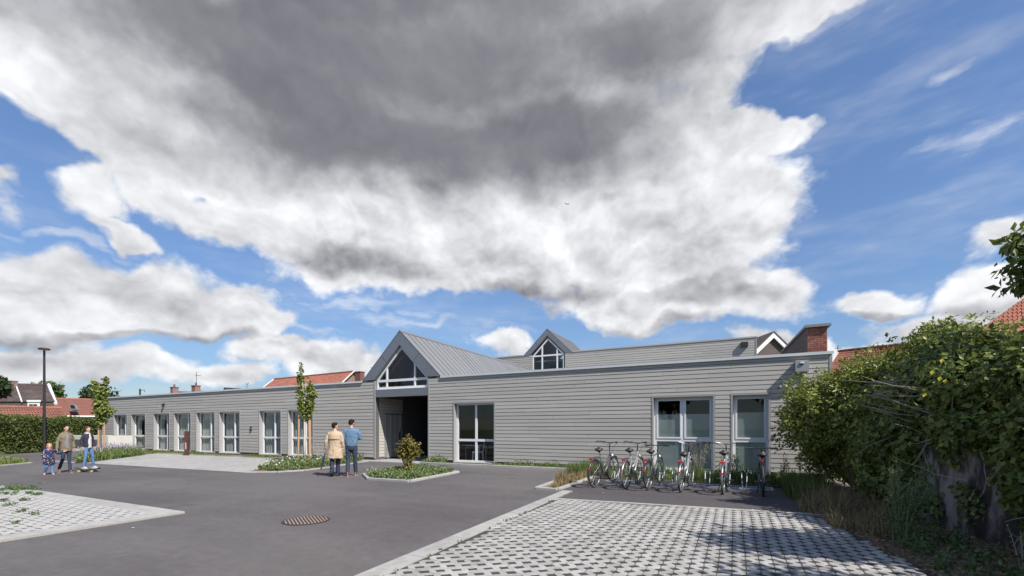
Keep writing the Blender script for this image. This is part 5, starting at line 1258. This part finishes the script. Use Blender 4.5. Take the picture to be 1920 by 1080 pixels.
# birds
def bird(px, py, D, span, label):
    p = atD(px, py, D); o = empty('bird', p, R(40), label, 'bird'); s = span / 2
    MB().ring_loft([(0, 0, 0, .001, .001)], 3) if False else None
    MB().tube([(0, -.28 * s, 0), (0, -.1 * s, 0), (0, .15 * s, .01), (0, .34 * s, .02), (0, .42 * s, .02)], [.02 * s, .085 * s, .10 * s, .05 * s, .008], 8).build('body', MT['leaf_dark'] if False else MT['slate_dark'], o, world=False)
    for sx in (-1, 1): MB().prism([(0, .16 * s, .03 * s), (sx * .45 * s, .24 * s, .24 * s), (sx * s, -.05 * s, .12 * s), (sx * .42 * s, -.08 * s, .2 * s), (0, -.1 * s, .03 * s)], (0, 0, .012)).build('wing', MT['slate_dark'], o, world=False)
bird(1063, 383, 45, .62, 'dark bird gliding in front of the big bright cloud'); bird(1774, 586, 40, .3, 'tiny dark bird over the tangled hedge')

# ------------------------------------------------------------------ people
FOLD = bpy.data.textures.new('folds', 'CLOUDS'); FOLD.noise_scale = .085; FOLD.noise_depth = 2
mat('skin', (.52, .31, .22), .5, var=.05); mat('hair_dark', (.025, .015, .010), .9, spec=.1, var=.3, vscale=60); mat('hair_brown', (.10, .055, .03), .9, spec=.1, var=.3, vscale=60); mat('hair_light', (.26, .15, .075), .9, spec=.1, var=.3, vscale=60)
mat('coat_beige', (.42, .315, .215), .85, var=.1, vscale=8); mat('denim', (.095, .165, .26), .85, var=.22, vscale=9); mat('jeans_dark', (.025, .035, .065), .85, var=.2, vscale=9); mat('jeans_blue', (.09, .17, .32), .85, var=.3, vscale=8)
mat('parka', (.165, .135, .09), .85, var=.15, vscale=8); mat('sweater', (.19, .185, .20), .9, var=.12, vscale=30); mat('hoodie_navy', (.022, .02, .035), .85); mat('tee_grey', (.50, .47, .45), .9)
mat('shoe_brown', (.20, .075, .035), .6); mat('shoe_white', (.40, .39, .38), .6); mat('shoe_black', (.02, .02, .022), .4); mat('shoe_pink', (.55, .22, .25), .6); mat('navy_cloth', (.02, .028, .065), .7); mat('dark_glass', (.01, .01, .012), .15); mat('wood_tip', (.40, .16, .07), .5); mat('grip_tape', (.035, .035, .035), .9); mat('urethane', (.55, .45, .15), .5); mat('eye_dark', (.02, .015, .012), .3); mat('lip', (.42, .17, .14), .5)
def confetti():
    m = bpy.data.materials.new('coat_confetti'); m.use_nodes = True; t = NT(m.node_tree); p = t.n['Principled BSDF']; tc = t.new('ShaderNodeTexCoord')
    v = t.new('ShaderNodeTexVoronoi'); t.put(v.inputs['Vector'], tc.outputs['Object']); v.inputs['Scale'].default_value = 15
    s = t.new('ShaderNodeSeparateColor'); t.put(s.inputs[0], v.outputs['Color']); r = t.new('ShaderNodeValToRGB'); t.put(r.inputs[0], s.outputs[0]); r.color_ramp.interpolation = 'CONSTANT'
    e = r.color_ramp.elements; cols = [(0, (.015, .02, .07)), (.30, (.02, .16, .42)), (.45, (.6, .06, .12)), (.58, (.015, .02, .07)), (.70, (.72, .50, .08)), (.82, (.55, .16, .28)), (.92, (.10, .35, .25))]
    e[0].position, e[0].color = 0, (*cols[0][1], 1); e[1].position, e[1].color = cols[1][0], (*cols[1][1], 1)
    for q, c in cols[2:]: n = e.new(q); n.color = (*c, 1)
    mk = t.smooth(v.outputs['Distance'], .36, .40); t.put(p.inputs['Base Color'], t.mix(mk, r.outputs[0], (.015, .02, .07, 1))); p.inputs['Roughness'].default_value = .8; MT['coat_confetti'] = m
confetti()
def cloth(b, name, m, parent, vox=.012, fold=.012):
    o = b.build(name, MT[m], parent, world=False, smooth=True)
    r = o.modifiers.new('remesh', 'REMESH'); r.mode = 'VOXEL'; r.voxel_size = vox; r.use_smooth_shade = True
    s = o.modifiers.new('smooth', 'SMOOTH'); s.iterations = 3; s.factor = .5
    if fold: d = o.modifiers.new('folds', 'DISPLACE'); d.texture = FOLD; d.strength = fold; d.mid_level = .5
    return o
def V(*a): return Vector(a)
BASE = dict(hip=((-.085, 0, .93), (.085, 0, .93)), knee=((-.10, .03, .50), (.10, .03, .50)), ank=((-.105, 0, .085), (.105, 0, .085)), sh=((-.185, 0, 1.42), (.185, 0, 1.42)), el=((-.245, -.03, 1.14), (.245, -.03, 1.14)), wr=((-.25, .05, .89), (.25, .05, .89)), toe=((-.1, 1, 0), (.1, 1, 0)), hyaw=0, hpit=0)
def person(label, loc, fwd, height, pose, top, bottom, shoes, hair, hair_m, extra=None, child=False, sole='shoe_white', leg=(.085, .062, .046), wx=1.0):
    rz = math.atan2(-fwd[0], fwd[1]); s = height / 1.75; o = empty('person', (*loc, 0), rz, label, 'person', None, s); o.scale = (s * wx, s * (1 + wx) / 2, s); J = dict(BASE); J.update(pose)
    hip, knee, ank, sh, el, wr = [[Vector(q) for q in J[k]] for k in ('hip', 'knee', 'ank', 'sh', 'el', 'wr')]
    hs = 1.28 if child else 1.0; HC = V(0, .025, 1.625 if not child else 1.60)
    HM = Matrix.Translation(HC) @ Matrix.Rotation(J['hyaw'], 4, 'Z') @ Matrix.Rotation(J['hpit'], 4, 'X') @ Matrix.Scale(hs, 4)
    b = MB(); b.ball((0, 0, .01), (.078, .097, .115), 16, 12, HM); b.ball((0, .030, -.06), (.055, .062, .06), 12, 8, HM); b.ball((0, .098, -.015), (.014, .022, .028), 8, 6, HM)
    for x in (-1, 1): b.ball((x * .079, -.005, -.005), (.012, .022, .032), 8, 6, HM)
    b.tube([V(0, -.015, 1.36), V(0, 0, 1.46), HM @ V(0, -.01, -.05)], [.065, .055, .052], 12)
    b.ring_loft([(0, 0, .88, .14, .10), (0, 0, 1.05, .13, .095), (0, 0, 1.25, .155, .10), (0, 0, 1.40, .15, .085), (0, 0, 1.43, .08, .06)], 14)
    for i in (0, 1):
        b.tube([hip[i], knee[i], ank[i]], [.075, .05, .036], 10); b.tube([sh[i] * .96, el[i], wr[i]], [.046, .036, .026], 10)
        d = (wr[i] - el[i]).normalized(); cv = J.get('curl', 0); sx = -1 if i == 0 else 1
        side = d.cross(V(0, 1, 0)); side = V(0, 1, 0) if abs(d.z) > .5 else V(0, 0, 1); side = (side - d * side.dot(d)).normalized(); nm = d.cross(side)
        if nm.x * sx > 0: nm = -nm                       # palm faces the body
        pc = wr[i] + d * .045; MM = Matrix((side * .042, nm * .016, d * .05)).transposed().to_4x4(); MM.translation = pc; b.ball((0, 0, 0), 1.0, 10, 8, MM)
        for k, (off, L) in enumerate(((.03, .072), (.011, .082), (-.010, .076), (-.030, .060))):
            a = pc + side * off + d * .035; q = a + d * L * .5 + nm * .008; e = q + (d * .8 + nm * .6) * L * .5; b.tube([a, q, e], [.0095, .009, .0075], 6)
        a = wr[i] + side * .03 + d * .02; q = a + side * .028 + d * .03 + nm * .01; b.tube([a, q, q + d * .035 + nm * .01], [.012, .0105, .009], 6)
    body = cloth(b, 'body', 'skin', o, .0085, 0)
    for x in (-1, 1): MB().ball((x * .03, .088, .012), (.011, .008, .007), 8, 6, HM).build('eye', MT['eye_dark'], body, world=False)
    MB().ball((0, .086, -.062), (.024, .008, .007), 8, 6, HM).build('mouth', MT['lip'], body, world=False)
    # trousers
    b = MB(); b.ring_loft([(0, -.005, .80, .135, .115), (0, -.008, .90, .165, .125), (0, 0, 1.0, .155, .115), (0, 0, 1.04, .145, .105)], 16)
    for i in (0, 1): b.tube([hip[i] + V(0, 0, -.02), hip[i].lerp(knee[i], .5), knee[i], knee[i].lerp(ank[i], .4), ank[i] + V(0, 0, .0)], [leg[0] + .012, leg[0], leg[1] + .004, leg[1], leg[2] + .012], 14)
    cloth(b, 'trousers', bottom, o, .012, .022)
    # shoes
    for i in (0, 1):
        t = Vector(J['toe'][i]).normalized(); a = ank[i]; sd2 = t.cross(V(0, 0, 1)).normalized(); up = sd2.cross(t); M = Matrix((sd2, t, up)).transposed().to_4x4(); M.translation = a
        b = MB(); b.ring_loft([(0, .045, -.075, .044, .135), (0, .045, -.045, .046, .136), (0, .02, -.015, .040, .10), (0, -.01, .02, .038, .055), (0, -.015, .05, .036, .045)], 14, M); sh_ = cloth(b, 'shoe', shoes, o, .010, 0)
        MB().ring_loft([(0, .045, -.095, .045, .138), (0, .045, -.068, .047, .140)], 14, M).build('sole', MT[sole], sh_, world=False)
    # top garment
    m, rings, sl, nm = top
    b = MB(); b.ring_loft(rings, 20, sq=.9)
    for i in (0, 1): b.tube([V((-1, 1)[i] * .06, 0, 1.415), V(sh[i].x * .62, 0, 1.40), V(sh[i].x * .93, sh[i].y, 1.375), sh[i].lerp(el[i], .5), el[i], el[i].lerp(wr[i], .5), wr[i] + (el[i] - wr[i]).normalized() * .01], [.045, .06, sl[0] * .93, sl[0] * .9, sl[1] * 1.05, sl[1], sl[2]], 14)
    gm = cloth(b, nm, m, o, .012, .030)
    hair(o, HM, hair_m)
    if extra: extra(o, J, HM, gm)
    return o
def short_hair(o, HM, m):
    b = MB(); b.ball((0, -.022, .045), (.088, .096, .092), 16, 10, HM); b.ball((0, -.045, .0), (.08, .066, .075), 14, 8, HM); b.ball((0, .02, .10), (.066, .066, .032), 12, 8, HM); cloth(b, 'hair', m, o, .009, .012)
def child_hair(o, HM, m):
    b = MB(); b.ball((0, -.02, .045), (.09, .098, .092), 16, 10, HM); b.ball((0, -.05, -.03), (.085, .06, .085), 14, 8, HM)
    for x in (-1, 1): b.ball((x * .075, -.0, -.04), (.03, .045, .07), 10, 8, HM)
    cloth(b, 'hair', m, o, .009, .014); MB().torus((0, 0, 0), .085, .008, 16, 6, 'y').build if False else None
    MB().tube([HM @ V(-.07, .02, .105), HM @ V(0, .035, .135), HM @ V(.07, .02, .105)], .014, 6).build('hair_band', MT['shoe_pink'], o, world=False)
def face_cam(loc, deg, away=False):
    v = Vector((-loc[0], -loc[1], 0)).normalized()
    if away: v = -v
    r = Vector((CS, SN, 0)); r = (r - v * r.dot(v)).normalized(); a = R(deg); return v * math.cos(a) + r * math.sin(a)
SL = (.066, .054, .042)
# woman in trench coat
def trench(o, J, HM, gm):
    MB().ring_loft([(0, 0, 1.005, .196, .155), (0, 0, 1.055, .194, .153)], 24, cap=False).build('belt', MT['coat_beige'], gm, world=False)
    b = MB(); b.ring_loft([(0, -.02, 1.20, .200, .158), (0, -.02, 1.21, .205, .162), (0, -.015, 1.36, .20, .150), (0, -.01, 1.425, .15, .11)], 22); cloth(b, 'storm_flap', 'coat_beige', gm, .012, .006)
    MB().ring_loft([(0, .0, 1.43, .085, .08), (0, -.005, 1.49, .078, .075)], 16).build('collar', MT['coat_beige'], gm, world=False, smooth=True)
    MB().box(-.006, .006, -.205, -.17, .57, .93).build('back_vent', MT['coat_beige'], gm, world=False)
    for x in (-1, 1): MB().ball((x * .034, .094, .012), (.03, .012, .02), 10, 6, HM).build('sunglasses', MT['dark_glass'], o, world=False)
lw = gnd(628, 893); fw = face_cam(lw, 14, True)
COAT = [(0, 0, .585, .255, .205), (0, 0, .60, .258, .208), (0, 0, .78, .238, .188), (0, 0, .95, .198, .158), (0, 0, 1.03, .186, .146), (0, 0, 1.18, .197, .15), (0, 0, 1.32, .205, .142), (0, 0, 1.42, .17, .11), (0, 0, 1.465, .085, .08)]
person('person in beige trench coat walking away with a furled umbrella', lw, fw, 1.70, dict(knee=((-.075, -.06, .51), (.085, .06, .52)), ank=((-.07, -.10, .14), (.07, .10, .085)), wr=((-.29, .03, .85), (.26, .03, .86)), el=((-.26, -.05, 1.13), (.245, -.04, 1.13)), toe=((0, .8, -.5), (.05, 1, 0)), hyaw=R(-48)), ('coat_beige', COAT, SL, 'trench_coat'), 'navy_cloth', 'shoe_black', short_hair, 'hair_dark', trench, sole='shoe_black', leg=(.085, .065, .055))
hd = Vector((lw[0], lw[1], 0)) + Matrix.Rotation(math.atan2(-fw[0], fw[1]), 3, 'Z') @ (Vector((-.305, .05, .80)) * 1.70 / 1.75)
um = empty('umbrella', hd, math.atan2(-fw[0], fw[1]), 'furled navy umbrella with wooden tip held by the person in the trench coat', 'umbrella')
dv2 = Vector((-.16, .02, -.62)).normalized()
MB().tube([-dv2 * .02, dv2 * .10, dv2 * .22, dv2 * .5, dv2 * .6], [.012, .020, .034, .024, .012], 10).build('canopy', MT['navy_cloth'], um, world=False); MB().tube([-dv2 * .16, -dv2 * .02], .014, 8).build('handle', MT['rubber'], um, world=False); MB().tube([dv2 * .6, dv2 * .70], [.012, .008], 8).build('tip', MT['wood_tip'], um, world=False)
# man in denim jacket
def denim_x(o, J, HM, gm):
    MB().ring_loft([(0, 0, .935, .188, .135), (0, 0, .985, .190, .137)], 24, cap=False).build('waistband', MT['denim'], gm, world=False); MB().ring_loft([(0, -.005, 1.44, .086, .082), (0, -.005, 1.485, .078, .075)], 16).build('collar', MT['denim'], gm, world=False, smooth=True)
    MB().ring_loft([(0, -.012, 1.325, .226, .150), (0, -.012, 1.337, .226, .150)], 24, cap=False).build('yoke_seam', MT['denim'], gm, world=False)
    for x in (-1, 1): MB().ball((x * .034, .094, .012), (.03, .012, .018), 10, 6, HM).build('sunglasses', MT['dark_glass'], o, world=False)
JACK = [(0, 0, .93, .178, .128), (0, 0, .97, .186, .134), (0, 0, 1.12, .198, .142), (0, 0, 1.30, .218, .146), (0, 0, 1.41, .19, .12), (0, 0, 1.47, .08, .075)]
lm = gnd(659, 892); fm = face_cam(lm, 8, True)
person('person in blue denim jacket and dark jeans walking away, one arm bent', lm, fm, 1.80, dict(knee=((-.10, .0, .50), (.105, .04, .50)), ank=((-.10, -.10, .085), (.11, .12, .085)), el=((-.255, -.04, 1.13), (.275, .01, 1.16)), wr=((-.25, .04, .88), (.13, .22, 1.16)), hyaw=R(-22), hpit=R(-18)), ('denim', JACK, (.072, .060, .046), 'denim_jacket'), 'jeans_dark', 'shoe_brown', short_hair, 'hair_dark', denim_x)
# father
def parka_x(o, J, HM, gm):
    b = MB(); b.ring_loft([(0, .045, .90, .115, .112), (0, .045, 1.05, .115, .114), (0, .045, 1.25, .112, .120), (0, .035, 1.40, .085, .105), (0, .02, 1.45, .06, .075)], 16); cloth(b, 'sweater', 'sweater', o, .011, .008)
    b = MB(); b.torus((0, -.03, 1.455), .095, .042, 20, 8, 'z'); cloth(b, 'hood', 'parka', gm, .012, .02)
PARK = [(0, 0, .80, .205, .150), (0, 0, .83, .21, .152), (0, 0, 1.0, .20, .145), (0, 0, 1.15, .20, .145), (0, 0, 1.30, .215, .148), (0, 0, 1.41, .185, .12), (0, 0, 1.46, .09, .085)]
lf = gnd(124, 886.5); ff = face_cam(lf, 18)
person('person in olive parka and dark jeans leading a small child by the hand', lf, ff, 1.63, dict(knee=((-.09, .05, .50), (.115, .01, .52)), ank=((-.10, .12, .085), (.16, -.22, .15)), toe=((0, 1, 0), (.15, .85, -.45)), wr=((-.26, .05, .89), (.35, .10, .86)), el=((-.25, -.04, 1.14), (.285, -.02, 1.13)), hyaw=R(6), hpit=R(-8)), ('parka', PARK, (.074, .062, .05), 'parka'), 'jeans_dark', 'shoe_brown', short_hair, 'hair_dark', parka_x, wx=.80)
# child
lc = gnd(92, 890); fc = face_cam(lc, 24)
CO = [(0, 0, .58, .25, .19), (0, 0, .60, .255, .195), (0, 0, .85, .225, .18), (0, 0, 1.10, .205, .17), (0, 0, 1.30, .20, .15), (0, 0, 1.40, .165, .12), (0, 0, 1.44, .1, .09)]
def child_x(o, J, HM, gm): MB().torus((0, -.02, 1.43), .10, .035, 18, 8, 'z').build('hood', MT['shoe_pink'], gm, world=False, smooth=True)
person('small child in bright confetti patterned coat walking hand in hand', lc, fc, 1.02, dict(knee=((-.10, .06, .46), (.11, .03, .46)), ank=((-.10, .12, .085), (.14, -.18, .13)), el=((-.40, -.0, 1.17), (.25, -.02, 1.12)), wr=((-.62, .02, 1.26), (.25, .06, .88)), toe=((0, 1, 0), (.1, .9, -.35)), hyaw=R(-6), hpit=R(-2)), ('coat_confetti', CO, (.085, .075, .065), 'coat'), 'jeans_blue', 'shoe_pink', child_hair, 'hair_light', child_x, True, leg=(.095, .075, .065))
# boy on skateboard
lb_ = gnd(164.5, 885); fb = face_cam(lb_, 38)
def boy_x(o, J, HM, gm):
    b = MB(); b.ring_loft([(0, .045, .86, .115, .110), (0, .045, 1.05, .112, .112), (0, .045, 1.25, .105, .117), (0, .035, 1.40, .07, .10), (0, .02, 1.45, .06, .075)], 16); cloth(b, 't_shirt', 'tee_grey', o, .011, .008)
    b = MB(); b.torus((0, -.025, 1.455), .085, .036, 20, 8, 'z'); cloth(b, 'hood', 'tee_grey', gm, .012, .012)
PU = [(0, 0, .88, .185, .132), (0, 0, .92, .192, .136), (0, 0, 1.1, .19, .136), (0, 0, 1.3, .205, .14), (0, 0, 1.41, .175, .115), (0, 0, 1.46, .085, .08)]
br_ = person('person in navy hooded jacket and blue jeans riding a skateboard', lb_, fb, 1.47, dict(knee=((-.16, .08, .52), (.13, .04, .52)), ank=((-.23, .03, .09), (.18, -.02, .09)), hip=((-.085, .0, .92), (.085, 0, .92)), toe=((-.45, 1, 0), (-.2, 1, 0)), el=((-.25, -.03, 1.14), (.27, -.02, 1.14)), wr=((-.25, .06, .90), (.28, .06, .90)), hyaw=R(-8), hpit=R(-6)), ('hoodie_navy', PU, (.070, .060, .048), 'hooded_jacket'), 'jeans_blue', 'shoe_white', short_hair, 'hair_brown', boy_x, wx=.84)
br_.location.z = .115 
rgt = Vector((CS, SN, 0)); sk = empty('skateboard', (*lb_, 0), math.atan2(rgt.y, rgt.x), 'skateboard with dark deck and yellow wheels under the rider', 'skateboard')
b = MB(); prof = [(-.42, .155, .06), (-.36, .125, .09), (-.26, .105, .10), (.26, .105, .10), (.36, .125, .09), (.42, .155, .06)]; idx = []
for x, z, w in prof: idx.append(b.add([(x, -w, z - .012), (x, w, z - .012), (x, w, z), (x, -w, z)]))
for a, c in zip(idx, idx[1:]):
    for j in range(4): q = (j + 1) % 4; b.face((a + j, a + q, c + q, c + j))
b.face([idx[0] + j for j in (3, 2, 1, 0)]); b.face([idx[-1] + j for j in range(4)]); b.build('deck', MT['grip_tape'], sk, world=False)
for x in (-.22, .22):
    t = MB().box(x - .03, x + .03, -.05, .05, .05, .093).tube([(x, -.1, .035), (x, .1, .035)], .011, 8).build('truck', MT['chrome'], sk, world=False)
    for y in (-.085, .085): MB().tube([(x, y - .022, .033), (x, y + .022, .033)], .031, 14).build('wheel', MT['urethane'], t, world=False)
